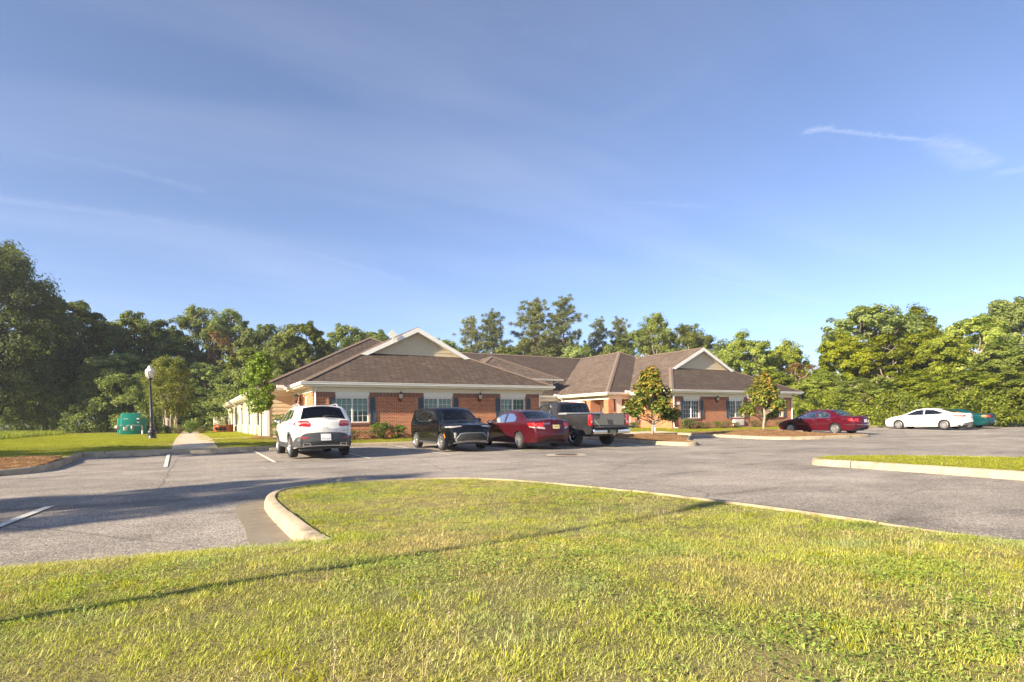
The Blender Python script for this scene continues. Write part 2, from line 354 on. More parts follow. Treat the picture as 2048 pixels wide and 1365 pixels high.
def mat_glass(name, tint=(.6, .72, .68), dens=.5, rough=.02):
    m = M_(name); m.t.nodes.remove(m.b)
    fr = m.n('ShaderNodeFresnel', {'IOR': 1.5}).outputs[0]; gl = m.n('ShaderNodeBsdfGlossy', {'Color': (1, 1, 1, 1), 'Roughness': rough})
    tr = m.n('ShaderNodeBsdfTransparent', {'Color': tuple(tint)+(1,)})
    ms = m.n('ShaderNodeMixShader', {0: m.math('MULTIPLY', fr, 1.15, clamp=True)}); m.t.links.new(tr.outputs[0], ms.inputs[1]); m.t.links.new(gl.outputs[0], ms.inputs[2])
    m.t.links.new(ms.outputs[0], m.out.inputs[0]); return m.m
def mat_paint(name, col, metal=.0, dirt=.12, rough=.32, spec=.2):
    m = M_(name); g = m.co(); n = m.noise(g, 3, 5)
    c = m.mix(m.math('MULTIPLY', m.ramp(n, [(.45, (0, 0, 0)), (.75, (1, 1, 1))]), dirt), col, (.3, .25, .2))
    m.l(c, 'Base Color'); m.set(Metallic=metal, Roughness=rough, Coat_Weight=.8, Coat_Roughness=.02, Specular_IOR_Level=spec)
    return m.m
def mat_lens(name, col, cell=60.):
    m = M_(name); v = m.n('ShaderNodeTexVoronoi', {'Vector': m.co(), 'Scale': cell})
    m.l(m.mix(.5, col, m.ramp(v.outputs['Distance'], [(0, (1.6, 1.6, 1.6)), (.6, (.5, .5, .5))]), 'MULTIPLY'), 'Base Color')
    m.set(Roughness=.12, Coat_Weight=1., Coat_Roughness=.02); return m.m
MT = dict(
    asphalt=mat_asphalt(), concrete=mat_concrete(), kerb=mat_concrete('curb_concrete', (.42, .345, .24), .75), apron=mat_concrete('gutter_concrete', (.27, .225, .165), .8),
    walk=mat_concrete('walk_concrete', (.66, .53, .39), .2), stop=mat_concrete('wheel_stop_concrete', (.4, .35, .27), .6),
    soil=mat_ground('lawn_soil', ((.15, .14, .045), (.23, .2, .075), (.3, .25, .11))), dirt=mat_ground('woodland_floor', ((.035, .04, .015), (.06, .065, .022), (.1, .1, .035)), .2),
    mulch=mat_ground('pine_straw', ((.15, .075, .035), (.26, .14, .065), (.36, .22, .11)), 2.2),
    brick=mat_brick(), soldier=mat_soldier(), shingle=mat_shingle(), shingle_shaded_stained=mat_shingle('shaded_stained_shingle', .75, .62), ridge=basic('ridge_shingle', (.19, .135, .098), .9, var=.25, sc=9, bump=.4),  # second shingle: base colour darkened as grazing-sun shade, plus heavier stain blotches
    cream=basic('cream_trim', (.8, .75, .6), .55, var=.06), white=basic('white_trim', (.82, .79, .7), .5, var=.06), siding=basic('tan_siding', (.60, .50, .33), .65, var=.07, sc=3, bump=.1),
    shutter=basic('blue_grey_shutter', (.055, .085, .105), .55, var=.15), frame=basic('window_frame', (.72, .70, .62), .4, var=.04), blind=basic('window_blind', (.26, .40, .35), .7, var=.1, sc=2),
    drape=basic('window_drape', (.12, .22, .17), .8, var=.25, sc=3), dark=basic('dark_interior', (.015, .017, .016), .8), pane=mat_glass('window_glass', (.84, .93, .90)),
    lantern=basic('bronze_lantern', (.10, .07, .045), .4, .6), lglass=basic('lantern_glass', (.55, .47, .36), .15), door=basic('white_door', (.7, .66, .56), .45, var=.05),
    dkdoor=basic('dark_entry_door', (.07, .025, .02), .4),
    lampblack=basic('black_cast_iron', (.018, .02, .024), .42, .0, bump=.1), globe=basic('frosted_globe', (.5, .47, .43), .22, var=.05), 
    green=basic('generator_green', (.005, .23, .16), .42, var=.08), galv=basic('galvanised_pipe', (.42, .38, .33), .5, .3), meter=basic('meter_grey', (.4, .37, .31), .5),
    orange=basic('orange_timber', (.7, .2, .04), .7, var=.2), trimwhite=basic('bright_white', (.8, .78, .74), .5), steel=basic('galvanised_steel', (.35, .34, .32), .45, .7),
    utility=basic('utility_green', (.24, .29, .22), .5), line=basic('road_paint', (.62, .58, .5), .8, var=.25, sc=9), rust=basic('rusty_iron', (.09, .06, .045), .8, bump=.3),
    bark=basic('bark', (.105, .078, .055), .9, var=.4, sc=4, bump=.6), palebark=basic('pale_bark', (.33, .26, .19), .85, var=.3, sc=5, bump=.4), pinebark=basic('pine_bark', (.17, .10, .07), .9, var=.4, sc=5, bump=.6),
    tank=basic('water_tank_steel', (.14, .125, .115), .6, var=.15, sc=.5),
    rubber=basic('tyre_rubber', (.02, .02, .021), .8, var=.2, sc=20), alloy=basic('alloy_wheel', (.62, .6, .58), .28, .85, var=.06), hubdark=basic('wheel_recess', (.03, .03, .03), .6),
    blackplastic=basic('black_plastic', (.025, .026, .028), .5, var=.15), clad=basic('charcoal_cladding', (.045, .047, .05), .5, var=.15), chrome=basic('chrome', (.75, .73, .7), .12, 1., var=.03), silver=basic('silver_plastic', (.42, .42, .42), .4, .5),
    carglass=mat_glass('car_glass', (.34, .42, .40)), tintglass=mat_glass('tinted_glass', (.06, .065, .07)), clearglass=mat_glass('clear_car_glass', (.74, .86, .80)),
    red=mat_lens('red_lens', (.42, .012, .012)), clearlens=mat_lens('clear_lens', (.33, .31, .3)), amber=mat_lens('amber_lens', (.75, .2, .02)), redclear=mat_lens('pale_red_lens', (.6, .2, .19)),
    seatdark=basic('dark_seat', (.04, .042, .045), .8), seattan=basic('tan_seat', (.42, .38, .27), .8), plate=basic('number_plate', (.68, .68, .66), .4), plateyellow=basic('yellow_plate', (.62, .5, .22), .4), ink=basic('plate_ink', (.05, .055, .12), .5),
    lime=basic('lime_tag', (.5, .75, .05), .5),
)
PT = dict(white=mat_paint('white_paint', (.74, .71, .66)), black=mat_paint('black_paint', (.004, .005, .006), dirt=.0, spec=.0), maroon=mat_paint('maroon_paint', (.050, .004, .008), .05, .02, spec=.03),
          charcoal=mat_paint('charcoal_paint', (.026, .025, .028), .15, .06, spec=.08), ruby=mat_paint('ruby_paint', (.068, .002, .010), .05, .02, spec=.03), teal=mat_paint('teal_paint', (.0, .048, .052), .1, .04, spec=.05), bright=mat_paint('bright_white_paint', (.8, .77, .72), dirt=.03))
MT['leaf_dark'] = mat_leaf('oak_leaf', [(0.068, 0.099, 0.027), (0.138, 0.180, 0.048), (0.247, 0.285, 0.078), (0.405, 0.420, 0.128)], .35, .45)
MT['leaf_oak'] = mat_leaf('great_oak_leaf', [(0.042, 0.061, 0.017), (0.086, 0.112, 0.030), (0.153, 0.177, 0.048), (0.251, 0.260, 0.079)], .35, .45)
MT['leaf_mid'] = mat_leaf('woodland_leaf', [(0.084, 0.118, 0.030), (0.156, 0.198, 0.046), (0.252, 0.294, 0.070), (0.372, 0.402, 0.108)], .3, .45)
MT['leaf_bright'] = mat_leaf('bright_leaf', [(.10, .14, .014), (.185, .235, .022), (.30, .34, .034), (.42, .44, .06)], .3, .45)
MT['leaf_pine'] = mat_leaf('pine_needle', [(0.066, 0.088, 0.031), (0.121, 0.143, 0.046), (0.209, 0.220, 0.077), (0.297, 0.297, 0.110)], .5, .2)
MT['leaf_myrtle'] = mat_leaf('myrtle_leaf', [(.09, .12, .02), (.16, .19, .03), (.26, .26, .05), (.36, .33, .08)], .8)
MT['leaf_mag'] = mat_leaf('magnolia_leaf', [(.05, .085, .015), (.105, .155, .026), (.19, .235, .038), (.3, .31, .06)], 1.2, .15, .3)
MT['leaf_magtop'] = mat_leaf('magnolia_rust_leaf', [(.2, .15, .025), (.34, .22, .035), (.46, .28, .05), (.55, .38, .09)], 1.2, .2, .4)
MT['leaf_young'] = mat_leaf('young_leaf', [(.09, .15, .018), (.16, .24, .028), (.24, .33, .04), (.36, .43, .075)], .9)
MT['leaf_shrub'] = mat_leaf('shrub_leaf', [(.07, .085, .025), (.13, .14, .045), (.2, .18, .065), (.27, .23, .1)], 1.4)
MT['leaf_shrubgreen'] = mat_leaf('green_shrub_leaf', [(.04, .09, .012), (.09, .16, .02), (.16, .25, .03), (.25, .34, .05)], 1.4)
MT['leaf_rust'] = mat_leaf('dying_leaf', [(.09, .05, .02), (.17, .085, .03), (.25, .13, .05), (.3, .19, .08)], .8)
MT['blade'] = mat_leaf('grass_blade', [(.31, .37, .05), (.45, .48, .075), (.58, .56, .12), (.67, .62, .19)], .6, .4, .5, posvar=(.75, .44, .64, (.66, .5, .23), .72), posvar2=(1.1, .46, .66, (.40, .47, .24), .65))
MT['blade_far'] = mat_leaf('verge_blade', [(.19, .22, .018), (.30, .32, .028), (.42, .42, .045), (.5, .48, .08)], .35, .4, .5)
MT['blade_tall'] = mat_leaf('tall_grass_blade', [(.12, .16, .016), (.21, .25, .028), (.32, .34, .045), (.42, .41, .09)], .35, .4, .5)
MT['weed'] = mat_leaf('weed_leaf', [(.17, .24, .04), (.26, .35, .06), (.37, .46, .095), (.47, .54, .16)], .8, .4, .45)
MT['tuft'] = mat_leaf('lime_tuft_blade', [(.23, .26, .018), (.34, .36, .025), (.46, .46, .035), (.52, .5, .06)], .8, .45, .5)
MT['straw'] = mat_leaf('pine_straw_needle', [(.2, .10, .045), (.3, .17, .075), (.42, .26, .12), (.52, .36, .18)], .8, .15, .8)
MT['stalk'] = mat_leaf('dry_stalk', [(.26, .2, .1), (.36, .29, .16), (.45, .37, .22), (.52, .45, .3)], .8, .2, .7)
# ---------------------------------------------------------------- terrain
def w2c(x, y): return (CU*x-SU*y, SU*x+CU*y)
def hA(x, y): return .02*clamp(y-18, 0, 5.7)
def hL(x, y): return .255+.17*clamp((y-24)/4)+.02*noise.noise((x*.2, y*.2, 3.1))
def ground_h(x, y): return -.08 if y < 23.8 else .17 if y < 26 else .3
xs = [-420, -200, -100, -50, 0, 50, 100, 200, 420]; ys = [-420, -100, -20, 23.7, 23.9, 26, 27, 60, 100, 200, 420]
gv = [(x, y, ground_h(x, y)) for y in ys for x in xs]; n_ = len(xs)
tag(obj('ground', gv, [(j*n_+i, j*n_+i+1, j*n_+n_+i+1, j*n_+n_+i) for j in range(len(ys)-1) for i in range(n_-1)], MT['dirt']), kind='structure')
sheet('asphalt', [(-45, -25), (75, -25), (75, 23.75), (-45, 23.75)], lambda x, y: hA(x, y)+.012*noise.noise((x*.15, y*.15, 0)), MT['asphalt'], 1.0)

def offset(pl, d):                 # positive d: to the right of the direction of travel
    out = []
    for i, p in enumerate(pl):
        a = Vector(pl[max(i-1, 0)]); b = Vector(pl[min(i+1, len(pl)-1)]); t = (b-a).normalized()
        out.append((p[0]+t.y*d, p[1]-t.x*d))
    return out
def smooth_line(pl, it=2):
    for _ in range(it):
        q = [pl[0]]
        for a, b in zip(pl, pl[1:]): q += [(lerp(a[0], b[0], .25), lerp(a[1], b[1], .25)), (lerp(a[0], b[0], .75), lerp(a[1], b[1], .75))]
        pl = q+[pl[-1]]
    return pl
CURBPROF = [(0, -.12), (.012, .09), (.028, .128), (.06, .15), (.15, .155), (.15, -.12)]
def curb(pl, seg=3.0, h0=hA, top=1., start=0., name='curb'):
    """kerb along a line (lawn on the right-hand side), cast in lengths with open joints"""
    e = tag(empty(name), kind='structure'); pl = densify(pl, .3, False)
    acc = start; cur = [pl[0]]; runs = []
    for a, b in zip(pl, pl[1:]):
        cur.append(b); acc += math.dist(a, b)
        if acc > seg: runs.append(cur); cur = [b]; acc = 0
    if len(cur) > 1: runs.append(cur)
    rnd = random.Random(len(pl))
    for r in runs:
        a, b = Vector(r[0]), Vector(r[1]); t = (b-a).normalized(); r = [tuple(a+t*.011)]+r[1:-1]+[tuple(Vector(r[-1])-(Vector(r[-1])-Vector(r[-2])).normalized()*.011)]
        m = MB(); n = len(CURBPROF); dz = rnd.uniform(-.006, .006); lines = [offset(r, o) for o, _ in CURBPROF]
        for i in range(len(r)):
            for j, (o, h) in enumerate(CURBPROF):
                w = .006*noise.noise((r[i][0]*2.3, r[i][1]*2.3, j*.7)) if 0 < j < 4 else 0
                m.v.append((lines[j][i][0], lines[j][i][1], h0(*r[i])+(h*top if h > 0 else h)+dz+w))
        for i in range(len(r)-1):
            for j in range(n-1): m.f.append([i*n+j, i*n+n+j, i*n+n+j+1, i*n+j+1])
        m.f.append(list(range(n))[::-1]); m.f.append([(len(r)-1)*n+j for j in range(n)])
        auto(m.build('curb_segment', MT['kerb'], e), 50)
    return e
# --- foreground lawn
LC = smooth_line([(-1.72, 4.9), (-2.05, 5.35), (-3.32, 7.5), (-3.62, 8.2), (-3.75, 8.75), (-3.6, 9.3), (-3.1, 9.75), (-2.4, 10.1), (-1.5, 10.35), (-.7, 10.3), (.2, 9.8), (1.0, 9.05), (1.94, 8.0), (2.6, 7.15), (3.2, 6.3), (3.9, 5.05), (4.6, 3.8), (5.6, 2.0), (7, -.6), (8.4, -3.4)], 2)
WEST = [(-2.15, 5.15), (-2.6, 5.02), (-3.1, 4.8), (-3.5, 4.6), (-3.95, 4.32), (-8, 2.2), (-14, -1)]
def fl_cam(x, y):
    z = .135+.16*clamp((6.3-y)/4.3)**1.2+.03*noise.noise((x*.35, y*.35, .5))+.012*noise.noise((x*1.3, y*1.3, 4.5))
    d = segdist(x, y, WEST); e = segdist(x, y, LC[4:])
    z = lerp(.015, z, clamp(d/.7)**.6) if y < 6.5 and x < -1 else z
    return lerp(.128, z, clamp(e/.5)) if e < d else z
def fl(x, y): return fl_cam(*w2c(x, y))
lawn_cam = offset(LC, .13)[2:]+[(8.4, -5), (-14, -5)]+WEST[::-1]
LAWN = [c2w(*p) for p in lawn_cam]
sheet('foreground_lawn', LAWN, fl, MT['soil'], .28)
curb([c2w(*p) for p in LC], 3.05, start=1.2)
AP = [c2w(*p) for p in [(-1.8, 4.75), (-2.5, 5.35), (-3.05, 6.4), (-3.75, 7.6), (-3.98, 8.15), (-3.93, 8.5), (-3.72, 8.75), (-3.58, 8.2), (-3.28, 7.5), (-2.0, 5.35), (-1.75, 5.0)]]
sheet('gutter_apron', AP, lambda x, y: .018, MT['apron'], .2)
# --- right-hand grass island
RI = smooth_line([(14.5, -1.0), (11.2, 5.0), (8.87, 9.85), (7.9, 12.0), (7.15, 13.2), (7.2, 13.75), (7.7, 14.05), (8.4, 14.25), (9.5, 14.25), (10.4, 14.0), (11.8, 13.0), (16, 9.6), (24, 3.5)], 2)
RIW = [c2w(*p) for p in RI]
def ri_h(x, y): return .15+.02*noise.noise((x*.4, y*.4, 1.))
sheet('island_lawn', [c2w(*p) for p in offset(RI, .13)], ri_h, MT['soil'], .5)
curb(RIW, 3.05, start=.9)
# --- kerb along the stalls, planted fingers and the building lawn
LM = smooth_line([(-46, 17.2), (-5.0, 17.35), (-3.9, 17.7), (-3.3, 18.3), (-3.1, 19.2), (-3.1, 23.86)], 1)[::-1]
FIN1 = smooth_line([(17.3, 23.7), (17.3, 17.2), (17.25, 16.4), (17.7, 16.05), (18.3, 16.4), (19.4, 18.0), (22.4, 20.6), (22.6, 21.1), (20.9, 23.3)], 1)
FIN2 = smooth_line([(24.6, 23.7), (24.6, 18.6), (24.8, 17.2), (25.6, 16.5), (27.5, 16.15), (30.2, 15.95), (30.75, 16.3), (30.9, 17.2), (30.9, 23.7)], 1)

curb(LM, 3.05); curb(FIN1[::-1], 3.05); curb(FIN2[::-1], 3.05)
curb([(17.2, 23.72), (-3.1, 23.72)], 3.05); curb([(75, 23.72), (30.95, 23.72)], 3.05); curb([(24.55, 23.72), (20.95, 23.72)], 1.8, top=.5)
def mound(cx, cy, h=.16, r=1.6): return lambda x, y: hA(x, y)+.13+h*math.exp(-((x-cx)**2+(y-cy)**2)/(r*r))+.02*noise.noise((x*2, y*2, 0))
LM_IN = offset(LM, .13)
sheet('mulch_bed', LM_IN[::-1][:-1]+[(-3.24, 21.3), (-3.3, 21.4), (-46, 21.0)], lambda x, y: hA(x, y)+.13+.1*clamp((y-17.5)/3.5)+.02*noise.noise((x*2, y*2, 0)), MT['mulch'], .5)
M1, M2 = (19.9, 20.8), (28.3, 20.7)
sheet('mulch_bed', offset(FIN1[::-1], .13)+[(17.45, 23.68)], mound(*M1), MT['mulch'], .35)
sheet('mulch_bed', offset(FIN2[::-1], .13)+[(24.75, 23.68)], mound(*M2, .2, 1.9), MT['mulch'], .4)
BL = [(-90, 21.35), (-3.25, 21.35), (-3.25, 23.9), (75, 23.9), (75, 30), (75, 74), (-90, 74)]
def hB(x, y):
    z = hL(x, y)
    return lerp(.22, z, clamp((y-21.3)/3.)) if x < -3.2 else z
sheet('building_lawn', BL, hB, MT['soil'], 1.2)
# --- concrete walks, slab by slab
def slabs(name, rects):
    e = tag(empty(name), kind='structure')
    for x0, y0, x1, y1 in rects:
        g = .007; z0 = .02; m = MB()
        q = [(x0+g, y0+g), (x1-g, y0+g), (x1-g, y1-g), (x0+g, y1-g)]; dz = random.uniform(-.004, .004)
        m.v = [(x, y, hB(x, y)-.1) for x, y in q]+[(x, y, hB(x, y)+z0+dz) for x, y in q]
        m.f = [(0, 3, 2, 1), (4, 5, 6, 7), (0, 1, 5, 4), (1, 2, 6, 5), (2, 3, 7, 6), (3, 0, 4, 7)]
        m.build('slab', MT['walk'], e)
slabs('side_walk', [(-.55, 23.9+1.52*i, .95, 23.9+1.52*(i+1)) for i in range(22)])
slabs('cross_walk', [(.98+1.5*i, 30.2, .98+1.5*(i+1), 31.2) for i in range(2)])
slabs('entrance_walk', [(17.5+1.5*i, 23.95, 17.5+1.5*(i+1), 25.35) for i in range(5)]+[(20.6, 25.4+1.5*i, 22.2, 25.4+1.5*(i+1)) for i in range(3)])
# --- painted lines (thin sheets on the asphalt) and wheel stops
def stripe(a, b, w=.1):
    a, b = Vector(a), Vector(b); t = (b-a).normalized(); q = Vector((-t.y, t.x))*w/2; n = 8; v = []; f = []
    for i in range(n+1):
        p = a.lerp(b, i/n)
        for s_ in (1, -1): v.append((p.x+q.x*s_, p.y+q.y*s_, hA(p.x, p.y)+.018))
        if i: f.append((2*i-2, 2*i-1, 2*i+1, 2*i))
    return tag(obj('parking_line', v, f, MT['line']), kind='structure')
for x, y0 in ((-.56, 18.1), (2.2, 17.95), (4.95, 17.6), (7.65, 17.5), (10.5, 17.6), (13.25, 17.5), (31.6, 17.4), (34.5, 17.4), (43.7, 17.4), (46.9, 17.4), (50.4, 17.4)): stripe((x, y0), (x-.06, 23.2))
stripe(c2w(-6.78, 8.27), c2w(-5.2, 4.6), .11); stripe(c2w(-9.6, 6.5), c2w(-8.0, 2.8), .11)
def wheel_stop(x0, x1, y, lab):
    m = MB(); z = hA(0, y)+.015; pr = [(-.09, 0), (.09, 0), (.085, .06), (.05, .115), (-.05, .115), (-.085, .06)]
    m.prism([(o, h+z) for o, h in pr], (x0, y, 0), (x1, y, 0)); o = m.build('wheel_stop', MT['stop'])
    tag(auto(o, 50), lab, 'wheel stop', 'wheel stops along the stalls')
wheel_stop(-2.65, -.85, 22.95, 'concrete wheel stop in the empty stall beside the mulch bed'); wheel_stop(.05, 1.85, 23.0, 'concrete wheel stop across the end of the side walk'); wheel_stop(2.65, 4.4, 23.1, 'concrete wheel stop in front of the white suv')
# --- drain inlet
ix, iy = c2w(1.72, 18.15); e = tag(empty('drain_inlet', (ix, iy, .0), -YAW), 'round iron grate in a square concrete frame set in the asphalt', 'drain')
f_ = MB(); pts, tris = fill([(-.62, -.55), (.62, -.55), (.62, .55), (-.62, .55)], [[(.36*math.cos(t*math.pi/12), .36*math.sin(t*math.pi/12)) for t in range(24)]], 0)
obj('concrete_frame', [(x, y, .02) for x, y in pts], tris, MT['concrete'], e)
MB().lathe([(0.001, .022), (.3, .026), (.345, .034), (.36, .034), (.362, .01)], n=28).build('grate', MT['rust'], e)
for k in range(-4, 5):
    w = math.sqrt(.29**2-(k*.065)**2); MB().box((k*.065-.014, -w, .026), (k*.065+.014, w, .036)).build('bar', MT['rust'], e)

# ---------------------------------------------------------------- building (local axes: u along the front, v to the back)
B = tag(empty('care_home', (4.887, 26.59, 0)), 'long single-storey brick care home with brown hipped roofs, white trim and blue shutters', 'building')
EZ = 2.97
def part(name, mb, mat, parent=None, sm=False): return mb.build(name, MT[mat] if isinstance(mat, str) else mat, parent or B, sm)
def wall(name, mat, axis, c, a0, a1, z0, z1, holes=(), t=.24, side=1):
    """wall along u (axis 'u', outer face v=c) or along v (axis 'v', outer face u=c); thickness goes to +side"""
    A = sorted({a0, a1, *[h[0] for h in holes], *[h[1] for h in holes]}); Z = sorted({z0, z1, *[h[2] for h in holes], *[h[3] for h in holes]}); m = MB()
    for p, q in zip(A, A[1:]):
        run = None
        cells = []
        for r, s in zip(Z, Z[1:]):
            if not any(h[0] < (p+q)/2 < h[1] and h[2] < (r+s)/2 < h[3] for h in holes):
                if cells and abs(cells[-1][1]-r) < 1e-6: cells[-1][1] = s
                else: cells.append([r, s])
        for r, s in cells:
            lo, hi = min(c, c+t*side), max(c, c+t*side)
            m.box((p, lo, r), (q, hi, s)) if axis == 'u' else m.box((lo, p, r), (hi, q, s))
    return part(name, m, mat)
class Fr:                          # places flat things on a wall: a along it, o out of it, z up
    def __init__(s, axis, c, sgn): s.ax, s.c, s.s = axis, c, sgn
    def p(s, a, o, z): return (a, s.c+s.s*o, z) if s.ax == 'u' else (s.c+s.s*o, a, z)
    def box(s, m, a0, a1, o0, o1, z0, z1):
        p, q = s.p(a0, o0, z0), s.p(a1, o1, z1)
        return m.box([min(x, y) for x, y in zip(p, q)], [max(x, y) for x, y in zip(p, q)])
def window(fr, a0, a1, z0, z1, cols=3, rows=4, inside='blind', rec=-.09, split=True, shutters=True, sash=True):
    """double slider: frame and mullion, panes with muntin bars, blind behind the glass, a pair of shutters"""
    g = .0; m = MB(); w = .05
    fr.box(m, a0, a1, rec-.05, rec+.03, z1-.1, z1); fr.box(m, a0, a1, rec-.05, rec+.03, z0, z0+w)
    fr.box(m, a0, a0+w, rec-.05, rec+.03, z0+w, z1-.1); fr.box(m, a1-w, a1, rec-.05, rec+.03, z0+w, z1-.1)
    mid = (a0+a1)/2
    if split: fr.box(m, mid-.035, mid+.035, rec-.045, rec+.034, z0+w, z1-.1)
    win = part('window', m, 'frame')
    halves = [(a0+w, mid-.035), (mid+.035, a1-w)] if split else [(a0+w, a1-w)]
    for p, q in halves:
        mm = MB(); dx, dz = (q-p)/cols, (z1-.1-z0-w)/rows
        for i in range(1, cols): fr.box(mm, p+i*dx-.009, p+i*dx+.009, rec-.018, rec-.004, z0+w, z1-.1)
        for j in range(1, rows): fr.box(mm, p, q, rec-.016, rec-.006, z0+w+j*dz-.009, z0+w+j*dz+.009)
        mm.build('muntin', MT['frame'], win)
        for i in range(cols):
            for j in range(rows):
                b_ = MB(); fr.box(b_, p+i*dx+.004, p+(i+1)*dx-.004, rec-.03, rec-.022, z0+w+j*dz+.004, z0+w+(j+1)*dz-.004); b_.build('pane', MT['pane'], win)
    if inside == 'blind':
        b_ = MB(); n = int((z1-z0-.15)/.05)
        for j in range(n):
            z = z0+w+j*.05; v = [fr.p(a0+w, rec-.075, z), fr.p(a1-w, rec-.075, z), fr.p(a1-w, rec-.11, z+.048), fr.p(a0+w, rec-.11, z+.048)]
            b_.add(v, [(0, 1, 2, 3)])
        b_.build('blind', MT['blind'], win)
    else:
        b_ = MB()
        for p, q in ((a0+w, a0+w+.28), (a1-w-.38, a1-w)):
            k = 14; v = []
            for i in range(k+1):
                a = lerp(p, q, i/k); o = rec-.14-.03*(i % 2); v += [fr.p(a, o, z0+w), fr.p(a, o, z1-.1)]
            b_.add(v, [(2*i, 2*i+2, 2*i+3, 2*i+1) for i in range(k)])
        b_.build('drape', MT['drape'], win)
    d_ = MB(); fr.box(d_, a0, a1, rec-.9, rec-.88, z0, z1); fr.box(d_, a0, a1, rec-.88, rec-.3, z0-.02, z0); d_.build('room', MT['dark'], win)
    if shutters:
        for p in (a0-.31, a1+.05):
            m = MB(); q = p+.26
            fr.box(m, p, p+.035, .005, .045, z0-.02, z1-.06); fr.box(m, q-.035, q, .005, .045, z0-.02, z1-.06)
            for zz in (z0-.02, (z0+z1)/2-.06, z1-.12): fr.box(m, p+.035, q-.035, .005, .042, zz, zz+.06)
            sh = part('shutter', m, 'shutter'); m = MB(); k = int((z1-z0)/.055)
            for i in range(k):
                z = z0+i*.055
                m.add([fr.p(p+.035, .036, z), fr.p(q-.035, .036, z), fr.p(q-.035, .014, z+.052), fr.p(p+.035, .014, z+.052)], [(0, 1, 2, 3)])
            m.build('louvre', MT['shutter'], sh)
    if sash:
        m = MB(); fr.box(m, a0-.02, a1+.02, -.05, .045, z0-.1, z0-.002); part('window_sill', m, 'soldier')
def lantern(fr, a, z, sc=1.):
    """scrolled wall lantern on a back plate"""
    m = MB(); o = .2*sc
    m.tube([fr.p(a, .0, z-.02), fr.p(a, .06, z+.16), fr.p(a, o*.8, z+.2), fr.p(a, o, z+.14)], .014, 6)
    m.tube([fr.p(a, .02, z-.22), fr.p(a, .1, z-.25), fr.p(a, o, z-.19), fr.p(a, o, z-.12)], .013, 6)
    fr.box(m, a-.05, a+.05, 0, .025, z-.2, z+.12)
    l = part('wall_lantern', m, 'lantern', sm=True); c = fr.p(a, o, z)
    MB().lathe([(.004, .30), (.012, .25), (.02, .22), (.06, .19), (.115, .12), (.118, .105), (.0, .1)], c, 10).build('cap', MT['lantern'], l)
    MB().lathe([(.105, .104), (.075, -.1), (.0, -.1)], c, 8).build('glass', MT['lglass'], l)
    MB().lathe([(.078, -.1), (.082, -.12), (.045, -.14), (.03, -.2), (.045, -.22), (.0, -.26)], c, 8).build('finial', MT['lantern'], l)
GUT = [(0, -.13), (.07, -.13), (.10, -.10), (.105, -.05), (.125, -.02), (.125, 0), (.0, 0)]
def gutter(a, b): part('gutter', MB().prism(GUT, a, b), 'white')
def fascia(a, b, h=.2): part('fascia', MB().prism([(-.03, -h), (-.002, -h), (-.002, -.005), (-.03, -.005)], a, b), 'cream')
def soffit(u0, v0, u1, v1, z=2.76): part('soffit', MB().box((u0, v0, z), (u1, v1, z+.02)), 'cream')
def frieze(fr, a0, a1, z0=2.545, z1=2.76): part('frieze', (lambda m: (fr.box(m, a0, a1, .004, .03, z0+.035, z1-.003), fr.box(m, a0, a1, .004, .045, z0, z0+.033), m)[2])(MB()), 'cream')
def downspout(pts, r=.045): part('downspout', MB().tube(pts, r, 6), 'white')
def dspout(fr, a, z0=.42, bend=1, ov=.42):
    z = EZ-.13; downspout([fr.p(a, ov, z), fr.p(a, ov, z-.08), fr.p(a, .05, z-.36), fr.p(a, .05, z0+.12), fr.p(a+.02*bend, .08, z0+.04), fr.p(a+.25*bend, .16, z0)])
def roof(name, poly): return part(name, MB().slab(poly, .06), 'shingle_shaded_stained' if name == 'front_roof' else 'shingle')  # front slopes take the darker shingle with shade painted into its colour
def hipcap(a, b):                  # folded cap shingles along a hip or ridge
    a, b = Vector(a), Vector(b); d = (b-a); p = Vector((-d.y, d.x, 0)).normalized()*.15; dr = Vector((0, 0, -.05 if abs(d.z) > .05 else -.075)); t = Vector((0, 0, .045))
    part('hip_cap', MB().add([a+p+dr+t*.6, a+t, a-p+dr+t*.6, b+p+dr+t*.6, b+t, b-p+dr+t*.6, a-t*2, b-t*2], [(0, 3, 4, 1), (1, 4, 5, 2), (0, 1, 2, 6), (3, 7, 5, 4), (0, 6, 7, 3), (2, 5, 7, 6)]), 'ridge')
# --- left wing (brick, dutch gable)
WIN1 = [(1.01, 2.54), (5.31, 6.85), (9.65, 11.2)]
Fs = Fr('u', 0, -1)
wall('brick_wall', 'brick', 'u', 0, 0, 12.17, .2, 2.345, [(a, b, 1.12, 2.345) for a, b in WIN1])
segs = [0, *[x for w in WIN1 for x in w], 12.17]
for i in range(0, 8, 2): wall('soldier_course', 'soldier', 'u', -.003, segs[i], segs[i+1], 2.345, 2.56, t=.2)
for a, b in WIN1:
    part('window_head', (lambda m: (Fs.box(m, a-.02, b+.02, -.1, .02, 2.4, 2.56), Fs.box(m, a, b, -.1, .0, 2.345, 2.398), m)[2])(MB()), 'white')
    window(Fs, a, b, 1.12, 2.345)
wall('brick_wall', 'brick', 'v', 0, .24, 5.0, .2, 2.56, [(1.5, 2.3, .45, 2.45)]); wall('brick_wall', 'brick', 'v', 12.17, .24, 5., .2, 2.56, side=-1)
Fl = Fr('v', 0, -1)
window(Fl, 1.5, 2.3, .45, 2.45, 2, 4, split=False, shutters=False, sash=False)
frieze(Fs, -.03, 12.2); frieze(Fl, 0, 5.0); part('frieze', MB().box((12.174, 0, 2.545), (12.2, 5, 2.757)), 'cream')
soffit(-.47, -.47, 12.64, -.001); soffit(-.47, .0, -.001, 4.6); soffit(12.171, .0, 12.64, 4.4)
